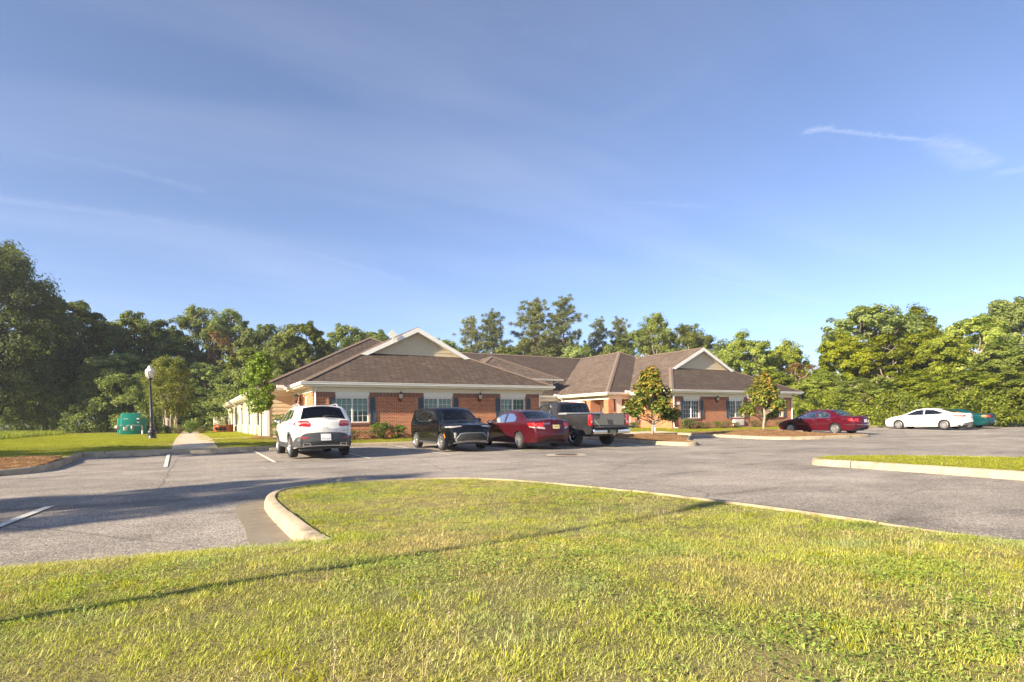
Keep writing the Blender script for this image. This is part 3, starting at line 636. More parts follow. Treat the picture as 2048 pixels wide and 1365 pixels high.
gutter((-.62, -.5, EZ), (12.79, -.5, EZ)); gutter((-.5, 4.4, EZ), (-.5, -.5, EZ)); gutter((12.67, -.5, EZ), (12.67, 4.2, EZ))
fascia((-.5, -.5, EZ), (12.67, -.5, EZ)); fascia((-.5, 4.5, EZ), (-.5, -.5, EZ)); fascia((12.67, -.5, EZ), (12.67, 4.4, EZ))
for a in (4.05, 8.35): lantern(Fs, a, 2.36)
lantern(Fl, 3.2, 2.36)
dspout(Fs, .1, bend=-1); dspout(Fs, 12.1)
part('wall_vent', (lambda m: (Fs.box(m, 3.2, 3.5, .0, .05, .86, 1.0), m)[1])(MB()), 'meter')
part('wall_vent', (lambda m: (Fs.box(m, 7.6, 7.85, .0, .05, .86, 1.0), m)[1])(MB()), 'meter')
def dutch_gable(u0, u1, v0, gv, ridge_back, lv, rv, name_side=True):
    """hipped front slope, small gable above it, two side slopes running back along the ridge"""
    p = .5; k = gv-v0; um = (u0+u1)/2; zr = EZ+p*(um-u0); zg = EZ+p*k; ro = .28
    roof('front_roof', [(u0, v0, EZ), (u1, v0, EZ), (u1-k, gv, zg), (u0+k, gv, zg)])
    roof('side_roof', [(u0, v0, EZ), (u0+k, gv, zg), (u0+k-.12, gv-ro, zg-.06), (um, gv-ro, zr), (um, ridge_back, zr), (u0, lv, EZ)][::-1][::-1])
    roof('side_roof', [(u1, v0, EZ), (u1, rv, EZ), (um, ridge_back, zr), (um, gv-ro, zr), (u1-k+.12, gv-ro, zg-.06), (u1-k, gv, zg)])
    hipcap((u0, v0, EZ+.02), (u0+k, gv, zg+.02)); hipcap((u1, v0, EZ+.02), (u1-k, gv, zg+.02)); hipcap((um, gv-ro, zr), (um, ridge_back, zr))
    # gable end: lapped boards, rake boards, frieze under the rakes
    gw = part('gable_wall', MB().slab([(u0+k, gv+.06, zg-.3), (u1-k, gv+.06, zg-.3), (um, gv+.06, zr-.06)], .01), 'siding')
    bd = .21; z = zg-.02; y = gv+.05
    while z < zr-.2:
        z1 = min(z+bd, zr-.1); a, b = um-(zr-.05-z)/p, um+(zr-.05-z)/p; a1, b1 = um-(zr-.05-z1)/p, um+(zr-.05-z1)/p
        MB().add([(a, y-.028, z), (b, y-.028, z), (b1, y-.008, z1+.02), (a1, y-.008, z1+.02), (a, y, z), (b, y, z)], [(0, 1, 2, 3), (0, 4, 5, 1)]).build('board', MT['siding'], gw); z += bd
    for s in (-1, 1):
        e0 = (um+s*(um-u0-k+.12), zg-.06)
        q = [(e0[0]+s*.06, gv-ro, e0[1]-.03), (um, gv-ro, zr+.01), (um, gv-ro, zr-.24), (e0[0]-s*.30, gv-ro, e0[1]-.08)]
        m = MB(); m.v = [(x, v-d, zz) for d in (.035, 0) for x, v, zz in q]; m.f = [(0, 1, 2, 3) if s < 0 else (3, 2, 1, 0), (4, 7, 6, 5), (0, 3, 7, 4), (3, 2, 6, 7), (0, 4, 5, 1)]; part('rake_board', m, 'white')
        m = MB(); q = [(um+s*(um-u0-k), zg-.03), (um, zr-.06), (um, zr-.22), (um+s*(um-u0-k-.34), zg-.03)]
        m.v = [(x, gv-d, zz) for d in (.04, -.02) for x, zz in q]; m.f = [(0, 1, 2, 3), (0, 3, 7, 4), (3, 2, 6, 7)]; part('rake_frieze', m, 'cream')
        m = MB(); m.add([(um+s*(um-u0-k+.1), gv-ro+.0, zg-.1), (um, gv-ro, zr-.07), (um, gv+.04, zr-.07), (um+s*(um-u0-k+.1), gv+.04, zg-.1)], [(0, 1, 2, 3)]); part('rake_soffit', m, 'cream')
dutch_gable(-.5, 12.67, -.5, 3.1, 11.085, 4.5, 4.5)
# --- long left block behind it (lap siding), its hip roof
def boards(name, fr, a0, a1, z0, z1, bd=.205):
    w = MB(); fr.box(w, a0, a1, -.2, -.012, z0, z1); w = part(name, w, 'siding'); z = z0
    while z < z1-.02:
        t = min(z+bd, z1)
        MB().add([fr.p(a0, .014, z), fr.p(a1, .014, z), fr.p(a1, -.008, t+.012), fr.p(a0, -.008, t+.012), fr.p(a0, -.01, z), fr.p(a1, -.01, z)], [(0, 1, 2, 3), (0, 4, 5, 1)]).build('board', MT['siding'], w); z += bd
    return w
Fb = Fr('u', 5.0, -1); Fw = Fr('v', -1.35, -1)
boards('siding_wall', Fb, -1.35, 0, .35, 2.56); boards('siding_wall', Fw, 5.0, 36.4, .35, 2.56)
frieze(Fb, -1.38, -.03); frieze(Fw, 5.0, 36.4)
part('corner_board', MB().box((-1.40, 4.965, .3), (-1.25, 5.12, 2.55)), 'white'); part('corner_board', MB().box((-.12, 4.96, .3), (-.004, 5.0, 2.55)), 'white')
part('corner_board', MB().box((-1.40, 36.3, .3), (-1.28, 36.45, 2.55)), 'white')
soffit(-1.82, 4.53, -.001, 4.999); soffit(-1.82, 5.0, -1.351, 36.8)
gutter((-1.97, 4.5, EZ), (-.55, 4.5, EZ)); gutter((-1.85, 37.0, EZ), (-1.85, 4.5, EZ)); fascia((-1.85, 4.5, EZ), (-.5, 4.5, EZ)); fascia((-1.85, 37, EZ), (-1.85, 4.5, EZ))
part('gutter_splash', MB().box((-.95, 4.33, 2.96), (-.6, 4.5, 3.09)), 'white')
for a in (9.4, 14.9, 20.6, 26.0, 31.3):
    m = MB(); Fw.box(m, a-.08, a+1.68, .016, .04, 1.0, 2.5); part('window_surround', m, 'frame'); 
    window(Fw, a, a+1.6, 1.08, 2.44, 2, 4, rec=.085, shutters=False, sash=False, inside='blind') if False else None
    m = MB(); Fw.box(m, a+.05, a+1.55, .042, .05, 1.08, 2.42); wn_ = part('window', m, 'dark')
    for i in range(2):
        for j in range(3):
            m = MB(); Fw.box(m, a+.06+i*.75, a+.06+i*.75+.72, .052, .058, 1.1+j*.44, 1.1+j*.44+.42); m.build('pane', MT['pane'], wn_)
    m = MB(); Fw.box(m, a-.03, a+1.63, .042, .1, 1.02, 1.08); Fw.box(m, a-.03, a+1.63, .042, .09, 2.42, 2.48); Fw.box(m, a-.03, a+.05, .042, .085, 1.08, 2.42); Fw.box(m, a+1.55, a+1.63, .042, .085, 1.08, 2.42); Fw.box(m, a+.77, a+.83, .042, .08, 1.08, 2.42); m.build('frame', MT['frame'], wn_)
    for p in (a-.42, a+1.7):
        m = MB(); Fw.box(m, p, p+.3, .018, .06, 1.05, 2.46); part('shutter', m, 'shutter')
    m = MB(); Fw.box(m, a+.3, a+1.3, .016, .12, .48, .9); pt = part('air_conditioner', m, 'siding')
    for j in range(6):
        m = MB(); Fw.box(m, a+.34, a+1.26, .12, .135, .52+j*.06, .55+j*.06); m.build('grille_bar', MT['cream'], pt)
for a in (12.9, 24.6): dspout(Fw, a); lantern(Fw, a+5.6, 2.34)
dspout(Fw, 5.25, bend=-1); dspout(Fw, 36.3)
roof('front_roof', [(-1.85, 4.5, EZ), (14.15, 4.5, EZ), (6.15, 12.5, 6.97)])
roof('side_roof', [(-1.85, 4.5, EZ), (6.15, 12.5, 6.97), (6.15, 29, 6.97), (-1.85, 37, EZ)][::-1]); roof('side_roof', [(14.15, 4.5, EZ), (14.15, 37, EZ), (6.15, 29, 6.97), (6.15, 12.5, 6.97)])
roof('back_roof', [(14.15, 37, EZ), (-1.85, 37, EZ), (6.15, 29, 6.97)])
hipcap((-1.85, 4.5, EZ+.02), (6.15, 12.5, 6.99)); hipcap((14.15, 4.5, EZ+.02), (6.15, 12.5, 6.99)); hipcap((6.15, 12.5, 6.98), (6.15, 29, 6.98))
wall('brick_wall', 'brick', 'u', 5.0, 12.17, 13.65, .2, 2.56); wall('brick_wall', 'brick', 'v', 13.65, 5.24, 11.0, .2, 2.56, side=-1)
soffit(12.2, 4.53, 14.12, 4.999); gutter((12.7, 4.5, EZ), (14.27, 4.5, EZ)); gutter((14.15, 4.5, EZ), (14.15, 10.4, EZ)); soffit(13.651, 5.0, 14.12, 10.5)
part('end_wall', MB().box((-1.35, 36.2, .2), (13.65, 36.4, 2.75)), 'siding'); part('side_wall', MB().box((13.5, 25., .2), (13.65, 36.2, 2.75)), 'siding')
# --- centre: recessed entrance, main roof, raised clerestory
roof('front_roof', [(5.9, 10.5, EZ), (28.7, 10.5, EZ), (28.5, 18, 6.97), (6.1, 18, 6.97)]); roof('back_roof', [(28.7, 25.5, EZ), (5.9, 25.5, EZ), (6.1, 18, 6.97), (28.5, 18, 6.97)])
hipcap((6.15, 18, 6.98), (28.5, 18, 6.98)); gutter((14.2, 10.5, EZ), (20.45, 10.5, EZ)); fascia((14.2, 10.5, EZ), (20.45, 10.5, EZ)); soffit(13.7, 10.53, 21, 11.3)
part('gutter_splash', MB().box((20.2, 10.3, 2.96), (20.55, 10.5, 3.08)), 'white')
wall('entrance_wall', 'siding', 'u', 11.3, 13.65, 21.0, .2, 2.76, [(18.9, 19.75, 1.15, 2.35), (20.15, 20.75, .4, 2.5)])
Fc = Fr('u', 11.3, -1); window(Fc, 18.9, 19.75, 1.15, 2.35, 2, 4, split=False, shutters=False, sash=False, inside='drape')
part('entrance_door', MB().box((20.15, 11.38, .4), (20.75, 11.44, 2.5)), 'dkdoor'); part('door_frame', (lambda m: (Fc.box(m, 20.05, 20.15, -.1, .03, .4, 2.56), Fc.box(m, 20.75, 20.87, -.1, .03, .4, 2.56), Fc.box(m, 20.15, 20.75, -.1, .03, 2.5, 2.56), m)[3])(MB()), 'white')
part('porch_column', MB().box((20.75, 10.62, .3), (20.95, 10.82, 2.6)), 'white'); part('frieze', MB().box((14, 10.62, 2.55), (20.99, 10.8, 2.755)), 'cream')
Fk = Fr('u', 11.5, -1)
wall('clerestory_wall', 'siding', 'u', 11.5, 13.5, 20.75, 3.3, 4.3, [(19.3, 20.0, 3.72, 4.1), (16.8, 17.5, 3.72, 4.1)], t=.1); part('clerestory_side', MB().box((20.65, 11.601, 3.0), (20.75, 15.8, 4.3)), 'siding')
for a in (19.3, 16.8):
    window(Fk, a, a+.7, 3.72, 4.1, 2, 2, rec=-.04, split=False, shutters=False, sash=False, inside='drape')
    m = MB(); Fk.box(m, a-.08, a, .0, .03, 3.64, 4.18); Fk.box(m, a+.7, a+.78, .0, .03, 3.64, 4.18); Fk.box(m, a, a+.7, .0, .03, 4.1, 4.18); Fk.box(m, a, a+.7, .0, .03, 3.64, 3.72); part('window_trim', m, 'white')
part('corner_board', MB().box((20.62, 11.47, 3.3), (20.78, 11.6, 4.27)), 'white'); part('base_trim', MB().box((13.6, 11.44, 3.37), (20.85, 11.5, 3.46)), 'white'); soffit(13.1, 11.14, 21.3, 11.5, 4.2); soffit(20.751, 11.5, 21.3, 15, 4.2)
roof('clerestory_roof', [(13.0, 11.1, 4.33), (21.4, 11.1, 4.33), (17.2, 15.3, 6.43)]); roof('clerestory_roof', [(21.4, 11.1, 4.33), (21.4, 15.6, 4.33), (17.2, 17.5, 6.43), (17.2, 15.3, 6.43)]); roof('clerestory_roof', [(13, 11.1, 4.33), (17.2, 15.3, 6.43), (17.2, 17.5, 6.43), (13, 15.6, 4.33)])
hipcap((21.4, 11.1, 4.35), (17.2, 15.3, 6.45)); hipcap((13., 11.1, 4.35), (17.2, 15.3, 6.45)); gutter((12.95, 11.1, 4.33), (21.5, 11.1, 4.33)); fascia((13., 11.1, 4.33), (21.4, 11.1, 4.33), .14)
downspout([(20.95, 11.05, 4.2), (20.95, 11.1, 4.12), (20.72, 11.42, 3.95), (20.72, 11.42, 3.5)], .04)
# --- right block: porch corner, door, brick piers
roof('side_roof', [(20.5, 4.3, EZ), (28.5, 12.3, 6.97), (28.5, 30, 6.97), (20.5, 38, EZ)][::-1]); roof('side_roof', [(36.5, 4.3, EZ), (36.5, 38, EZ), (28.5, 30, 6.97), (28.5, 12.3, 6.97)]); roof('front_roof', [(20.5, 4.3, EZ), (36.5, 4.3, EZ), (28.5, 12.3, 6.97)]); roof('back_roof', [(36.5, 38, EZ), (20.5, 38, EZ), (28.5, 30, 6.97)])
hipcap((20.5, 4.3, EZ+.02), (28.5, 12.3, 6.99)); hipcap((28.5, 12.3, 6.98), (28.5, 30, 6.98)); hipcap((36.5, 4.3, EZ+.02), (28.5, 12.3, 6.99))
gutter((20.5, 10.4, EZ), (20.5, 4.3, EZ)); gutter((20.38, 4.3, EZ), (22.5, 4.3, EZ)); fascia((20.5, 10.4, EZ), (20.5, 4.3, EZ)); fascia((20.5, 4.3, EZ), (22.5, 4.3, EZ)); soffit(20.53, 4.33, 22.99, 10.49)
part('porch_beam', MB().box((20.95, 4.75, 2.5), (23.0, 5.0, 2.755)), 'cream'); part('porch_beam', MB().box((20.95, 5.001, 2.5), (21.2, 11.29, 2.755)), 'cream')
part('brick_pier', MB().box((20.9, 4.7, .2), (21.4, 5.2, 2.5)), 'brick'); wall('brick_wall', 'brick', 'v', 21.0, 6.9, 11.28, .2, 2.5, [(8.0, 9.6, 1.1, 2.35)]); wall('brick_wall', 'brick', 'u', 6.9, 21.24, 23.0, .2, 2.5, [(21.95, 22.6, .4, 2.45)])
Fp = Fr('v', 21.0, -1); window(Fp, 8.0, 9.6, 1.1, 2.35, inside='blind'); lantern(Fp, 7.4, 2.3); part('window_head', MB().box((20.97, 7.95, 2.351), (21.05, 9.65, 2.499)), 'white')
part('porch_door', MB().box((21.95, 6.94, .4), (22.6, 7.0, 2.45)), 'door'); part('porch_floor', MB().box((20.95, 4.75, .25), (23.0, 11.29, .36)), 'walk')
wall('white_panel', 'door', 'u', 4.76, 21.62, 22.2, .45, 2.5, t=.05)
dspout(Fr('u', 4.8, -1), 22.95); dspout(Fp, 10.2)
# --- right wing
WIN2 = [(24.09, 25.64), (28.62, 30.19), (33.15, 34.72)]; V2 = .7
Fr2 = Fr('u', V2, -1)
wall('brick_wall', 'brick', 'u', V2, 23.0, 35.85, .2, 2.345, [(a, b, 1.06, 2.345) for a, b in WIN2]); segs = [23.0, *[x for w in WIN2 for x in w], 35.85]
for i in range(0, 8, 2): wall('soldier_course', 'soldier', 'u', V2-.003, segs[i], segs[i+1], 2.345, 2.56, t=.2)
for a, b in WIN2:
    part('window_head', (lambda m: (Fr2.box(m, a-.02, b+.02, -.1, .02, 2.4, 2.56), Fr2.box(m, a, b, -.1, .0, 2.345, 2.398), m)[2])(MB()), 'white'); window(Fr2, a, b, 1.06, 2.345, inside='drape')
wall('brick_wall', 'brick', 'v', 23.0, V2+.24, 6.9, .2, 2.56); wall('brick_wall', 'brick', 'v', 35.85, V2+.24, 37.2, .2, 2.56, side=-1)
frieze(Fr2, 22.97, 35.88); frieze(Fr('v', 23.0, -1), V2, 4.7); soffit(22.53, V2-.47, 36.32, V2-.001); soffit(22.53, V2, 22.999, 4.3); soffit(35.851, V2, 36.32, 37)
gutter((22.38, V2-.5, EZ), (36.47, V2-.5, EZ)); gutter((22.5, 4.2, EZ), (22.5, V2-.5, EZ)); gutter((36.35, V2-.5, EZ), (36.35, 5, EZ)); fascia((22.5, V2-.5, EZ), (36.35, V2-.5, EZ)); fascia((22.5, 4.3, EZ), (22.5, V2-.5, EZ))
part('gutter_splash', MB().box((22.1, 4.13, 2.96), (22.48, 4.3, 3.09)), 'white')
dutch_gable(22.5, 36.35, V2-.5, 3.9, 11.2, 4.3, 4.3)
lantern(Fr2, 27.23, 2.38); lantern(Fr2, 31.7, 2.38); dspout(Fr2, 23.12); dspout(Fr2, 35.75)
m = MB(); Fr2.box(m, 28.97, 30.03, .0, .14, .5, .93); pt = part('air_conditioner', m, 'trimwhite')
for j in range(5):
    m = MB(); Fr2.box(m, 29.05, 29.95, .14, .155, .55+j*.07, .585+j*.07); m.build('grille_bar', MT['cream'], pt)
m = MB(); Fr2.box(m, 23.36, 23.7, .0, .03, 1.98, 2.17); part('plaque', m, 'cream')
# --- satellite dish on the left gable's rake
dn = tag(empty('roof_antenna', (4.887+4.62, 26.59+2.7, 5.28)), 'small square white antenna panel on a mast at the left gable', 'antenna')
MB().tube([(0, 0, .02), (0, 0, .45)], .02, 6).build('mast', MT['steel'], dn)
m = MB(); m.v = [(x, y, z) for y in (-.05, -.01) for x, z in ((0, .26), (.24, .5), (0, .74), (-.24, .5))]; m.f = [(0, 1, 2, 3), (7, 6, 5, 4), (0, 4, 5, 1), (1, 5, 6, 2), (2, 6, 7, 3), (3, 7, 4, 0)]; m.build('panel', MT['cream'], dn)
MT['meshbar'] = basic('grille_mesh', (.09, .09, .092), .4, .3)
# ---------------------------------------------------------------- vehicles (local axes: x forward, y left, z up)
def text_mesh(txt, size):
    cu = bpy.data.curves.new('lettering', 'FONT'); cu.body = txt; cu.size = size; cu.align_x = 'CENTER'; cu.align_y = 'CENTER'; cu.resolution_u = 2
    o = bpy.data.objects.new('lettering', cu); COL.objects.link(o); dg = bpy.context.evaluated_depsgraph_get()
    me = bpy.data.meshes.new_from_object(o.evaluated_get(dg)); bpy.data.objects.remove(o); bpy.data.curves.remove(cu); return me
def wheel_proto(r, w, rim_r, spokes, style=0, rimmat='alloy'):
    """tyre, rim barrel, hub and spokes; the outer face looks to +y"""
    h = w/2; return dict(r=r, w=w, rim=rim_r, n=spokes, st=style, mat=rimmat)
def add_wheel(car, c, side, wp):
    e = empty('wheel', c, 0 if side > 0 else math.pi, car); r, h, q = wp['r'], wp['w']/2, wp['rim']
    MB().lathe([(q, -h), (q+.02, -h-.004), (r-.03, -h), (r-.006, -h+.03), (r, -h+.06), (r, h-.06), (r-.006, h-.03), (r-.03, h), (q+.02, h+.004), (q, h-.005), (q-.012, h-.02)], n=32, axis='y').build('tyre', MT['rubber'], e, True)
    m = MB().lathe([(q+.003, h-.002), (q-.008, h+.001), (q-.022, h-.012), (q-.03, h-.06), (q-.03, -h)], n=32, axis='y')
    m.lathe([(.001, h-.012), (.05, h-.014), (.062, h-.03), (.062, h-.08)], n=14, axis='y'); n = wp['n']
    for k in range(n):
        for dt in ((-.13, .13) if wp['st'] == 1 else (0,)):
            t = 2*math.pi*(k+.25)/n+dt*.6; t2 = 2*math.pi*(k+.25)/n+dt; wv = (.024 if wp['st'] == 1 else .034 if n > 6 else .05); rr = []
            for rad, ang, ww, yy in ((.05, t, wv*1.1, h-.02), (q-.02, t2, wv*.72, h-.014)):
                ca, sa = math.cos(ang), math.sin(ang); rr += [(rad*ca-ww*sa, yy, rad*sa+ww*ca), (rad*ca+ww*sa, yy, rad*sa-ww*ca)]
            v = rr+[(x, y-.05, z) for x, y, z in rr]; m.add(v, [(0, 1, 3, 2), (0, 2, 6, 4), (1, 5, 7, 3)])
    auto(m.build('rim', MT[wp['mat']], e), 40)
    MB().lathe([(.001, h-.085), (q-.03, h-.085)], n=20, axis='y').build('brake_disc', MT['hubdark'], e)
    return e
class Car:
    def __init__(s, name, label, sp, loc, rz, group='cars in the parking lot', cat='car'):
        s.sp = sp; s.e = tag(empty(name, loc, rz), label, cat, group); s.build()
    # half width of the body at (x, z)
    def W(s, x, z):
        p = s.sp; W0 = p['W']; zb = s.belt(x)
        if z <= zb:
            t = clamp((z-.25)/(zb-.25)); w = W0*(1-.055*(1-t)**2-.02*max(0, t-.55)**2/.2)
            w -= .012*math.exp(-((z-p.get('crease', .55))/.06)**2)
        else: w = W0*(1-.02)-p.get('tumble', .42)*(z-zb)-.01
        xf, xr = p['xf'], p['xr']; L = p['L']/2
        if x > xf: w *= 1-p.get('taf', .16)*((x-xf)/(L-xf))**2.3
        if x < xr: w *= 1-p.get('tar', .13)*((xr-x)/(L+xr))**2.3
        return w
    def belt(s, x):
        b = s.sp['belt']; t = clamp((x-b[0][0])/(b[1][0]-b[0][0])); return lerp(b[0][1], b[1][1], t)
    def y_side(s, x, z, eps=0.):
        d = min(segdist(x, z, s.near(x, z)), 9); r = s.sp.get('round', .085); w = s.W(x, z)
        if d < r: w -= r-math.sqrt(max(0, r*r-(r-d)**2))
        return w+eps
    def side_pt(s, x, z, eps):         # point on the side, lifted along the rounded edge's normal
        i = min(range(len(s.out)), key=lambda j: (s.out[j][0]-x)**2+(s.out[j][1]-z)**2); d = segdist(x, z, s.out); r = s.sp.get('round', .085); f = clamp((r-d)/r)*eps*1.3
        return (x+s.nrm[i][0]*f, s.y_side(x, z, eps), z+s.nrm[i][1]*f)
    def near(s, x, z): return s.out
    def prep(s):
        raw = s.sp['out']; out = []; tg = []
        for i, q in enumerate(raw):
            x, z = q[0], q[1]; t = q[2] if len(q) > 2 else ''
            if i == 0 or i == len(raw)-1: out.append((x, z)); tg.append(t); continue
            a, b = Vector(raw[i-1][:2]), Vector(raw[i+1][:2]); c = Vector((x, z)); ca = min(.12, (a-c).length*.4); cb = min(.12, (b-c).length*.4)
            p0 = c+(a-c).normalized()*ca; p2 = c+(b-c).normalized()*cb; tp = tg[-1]
            tprev = raw[i-1][2] if len(raw[i-1]) > 2 else ''
            for k in range(5):
                u = k/4; p = p0*(1-u)**2+c*2*u*(1-u)+p2*u*u; out.append((p.x, p.y)); tg.append(tprev if k < 2 else t)
        pts = [out[0]]; tags = []
        for i in range(len(out)-1):
            n = max(1, int(math.ceil(math.dist(out[i], out[i+1])/.09)))
            for j in range(1, n+1): pts.append((lerp(out[i][0], out[i+1][0], j/n), lerp(out[i][1], out[i+1][1], j/n))); tags.append(tg[i])
        s.out, s.tags = pts, tags; n = len(pts); s.nrm = []
        for i in range(n):
            a, b = pts[max(0, i-1)], pts[min(n-1, i+1)]; d = (Vector(b)-Vector(a)).normalized(); s.nrm.append((-d.y*-1*-1, d.x*-1*-1) if False else (-d.y, d.x))
        # outline runs front -> roof -> rear, so the outward normal is on its right-hand side when x decreases
        s.nrm = [(-nx, -nz) if (nx*0+nz) < 0 and abs(nz) > .3 else (nx, nz) for nx, nz in s.nrm]
        cx = 0.
        s.nrm = [((abs(nx) if p[0] > cx else -abs(nx)) if abs(nx) > .5 else nx, nz) for (nx, nz), p in zip(s.nrm, pts)]
        s.wedge = [s.W(x, z)-s.sp.get('round', .085) for x, z in pts]
    def crown(s, i): nx, nz = s.nrm[i]; return s.sp.get('crown', .035)+s.sp.get('bow', .1)*nx*nx
    def P(s, i, k, eps=0.):
        (x, z), (nx, nz) = s.out[i], s.nrm[i]; c = s.crown(i)*(1-k*k)+eps; return (x+nx*c, k*s.wedge[i], z+nz*c)
    def surf(s, y, z, end, eps):       # point on the front (+1) or rear (-1) face at lateral y and outline height z
        n = len(s.out); rng = range(0, n-1) if end > 0 else range(n-2, -1, -1)
        for i in rng:
            z0, z1 = s.out[i][1], s.out[i+1][1]
            if min(z0, z1) <= z <= max(z0, z1) and abs(z1-z0) > 1e-6:
                t = (z-z0)/(z1-z0); a = Vector(s.P(i, clamp(y/max(s.wedge[i], .05), -1, 1), eps)); b = Vector(s.P(i+1, clamp(y/max(s.wedge[i+1], .05), -1, 1), eps)); q = a.lerp(b, t); we = lerp(s.wedge[i], s.wedge[i+1], t)+.004; return (q.x, clamp(y, -we, we), q.z)
        i = 0 if end > 0 else n-1
        q = s.P(i, clamp(y/s.wedge[i], -1, 1), eps); return q
    def edge(s, z0, z1, end=-1):       # outline points of the front or rear end between two heights, from z0 to z1
        n = len(s.out); idx = range(n) if end > 0 else range(n-1, -1, -1); seq = []
        for i in idx:
            x, z = s.out[i]
            if seq and z <= seq[-1][1]: continue
            seq.append((x, z))
            if z > max(z0, z1)+.2: break
        def at(z):
            for a, b in zip(seq, seq[1:]):
                if a[1] <= z <= b[1]: t = (z-a[1])/(b[1]-a[1]); return (lerp(a[0], b[0], t), z)
            return seq[0] if z < seq[0][1] else seq[-1]
        lo, hi = min(z0, z1), max(z0, z1); r = [at(lo)]+[q for q in seq if lo+.004 < q[1] < hi-.004]+[at(hi)]
        return r if z0 < z1 else r[::-1]
    def patch_end(s, name, poly, end, mat, eps=.008, grid=.06, parent=None, mirror=False):
        for sg in ((1, -1) if mirror else (1,)):
            pl = densify([(y*sg, z) for y, z in poly], .06); pts, tris = fill(pl, (), grid); o = obj(name, [s.surf(y, z, end, eps) for y, z in pts], tris, MT[mat] if isinstance(mat, str) else mat, parent or s.e, True)
        return o
    def patch_side(s, name, poly, mat, eps=.006, sides=(1, -1), grid=.08, holes=(), parent=None):
        pl = densify(poly, .08); pts, tris = fill(pl, [densify(h, .08) for h in holes], grid); base = [s.side_pt(x, z, eps) for x, z in pts]
        for sg in sides: o = obj(name, [(x, y*sg, z) for x, y, z in base], tris, MT[mat] if isinstance(mat, str) else mat, parent or s.e, True)
        return o
    def line_side(s, name, pl, w, mat, eps=.004, sides=(1, -1), closed=False):
        pl = densify(pl, .05, closed); n = len(pl); v = []
        for i, p in enumerate(pl):
            a, b = (pl[i-1], pl[(i+1) % n]) if closed else (pl[max(i-1, 0)], pl[min(i+1, n-1)]); d = Vector((b[0]-a[0], b[1]-a[1])).normalized()
            for sg in (1, -1):
                x, z = p[0]-d.y*w/2*sg, p[1]+d.x*w/2*sg; v.append((x, s.y_side(x, z, eps), z))
        f = [(2*i, 2*i+1, (2*i+3) % (2*n), (2*i+2) % (2*n)) for i in range(n if closed else n-1)]
        for sg in sides: obj(name, [(x, y*sg, z) for x, y, z in v], f, MT[mat] if isinstance(mat, str) else mat, s.e, True)
    def text(s, txt, y, z, size, end, mat, eps=.012, name='lettering', parent=None, slant=0):
        me = text_mesh(txt, size)
        for v in me.vertices:
            tx, ty = v.co.x+slant*v.co.y, v.co.y; v.co = s.surf(y+tx*end, z+ty, end, eps)
        me.materials.append(MT[mat]); o = bpy.data.objects.new(name, me); COL.objects.link(o); o.parent = parent or s.e; return o
    def build(s):
        p = s.sp; s.prep(); out = s.out; L = p['L']; r, xw = p['wr'], p['axles']; ra = r+p.get('gap', .045); zs = p.get('sill', .25)
        # side panel with wheel arches and window openings
        poly = list(out); end = out[-1]; bot = []
        for xc in sorted(xw):
            h = zs-r; a0 = math.asin(clamp(h/ra, -1, 1)); t0, t1 = math.pi-a0, a0
            bot += [(xc+ra*math.cos(lerp(t0, t1, j/14)), r+ra*math.sin(lerp(t0, t1, j/14))) for j in range(15)]
        poly += densify([out[-1], bot[0]], .1, False)[1:-1]
        mid = len(bot)//2
        poly += bot[:15]+densify([bot[14], bot[15]], .12, False)[1:-1]+bot[15:]+densify([bot[-1], out[0]], .1, False)[1:-1]
        wins = [densify(w, .07) for w in p['wins']]
        extra = []
        for i, (x, z) in enumerate(out):
            for d in (.014, .035, .06, .09):
                q = (x-s.nrm[i][0]*d, z-s.nrm[i][1]*d)
                if inpoly(q[0], q[1], poly) and segdist(q[0], q[1], out) > d*.8 and not any(inpoly(*q, w) or segdist(*q, w, True) < .012 for w in wins): extra.append(q)
        pts, tris = fill(poly, wins, .085, extra)
        v = []; f = []; sidev = [(x, s.y_side(x, z), z) for x, z in pts]
        for sg in (1, -1):
            b = len(v); v += [(x, y*sg, z) for x, y, z in sidev]; f += [[b+i for i in t] for t in tris]
        # strip over hood, screens, roof, tail
        ks = [-1, -.97, -.92, -.86, -.7, -.5, -.25, 0, .25, .5, .7, .86, .92, .97, 1]; b = len(v); nk = len(ks); gl = {'ws': [], 'rw': []}
        for i in range(len(out)): v += [s.P(i, k) for k in ks]
        kk = p.get('kscreen', .9)
        for i in range(len(out)-1):
            t = s.tags[i]
            if t == 'open': continue
            for j in range(nk-1):
                q = [b+i*nk+j, b+i*nk+j+1, b+(i+1)*nk+j+1, b+(i+1)*nk+j]
                if t in gl and abs(ks[j]+ks[j+1])/2 < kk: gl[t].append(q)
                else: f.append(q)
        s.body = auto(obj('body', v, f, p['paint'], s.e), 42)
        for t, nm in (('ws', 'windscreen'), ('rw', 'rear_window')):
            if gl[t]:
                idx = sorted({i for q in gl[t] for i in q}); mp_ = {a: c for c, a in enumerate(idx)}
                obj(nm, [v[i] for i in idx], [[mp_[i] for i in q] for q in gl[t]], MT[p.get('rglass', 'carglass') if t == 'rw' else p.get('fglass', 'carglass')], s.e, True)
        for w, gm in zip(p['wins'], p['winglass']):
            s.patch_side('side_window', w, gm, -.008)
        if p.get('wintrim'): 
            for w in p['wins']: s.line_side('window_trim', w, .022, p['wintrim'], .003, closed=True)
        for pl in p.get('seams', ()): s.line_side('door_gap', pl, .012, 'blackplastic', .0015)
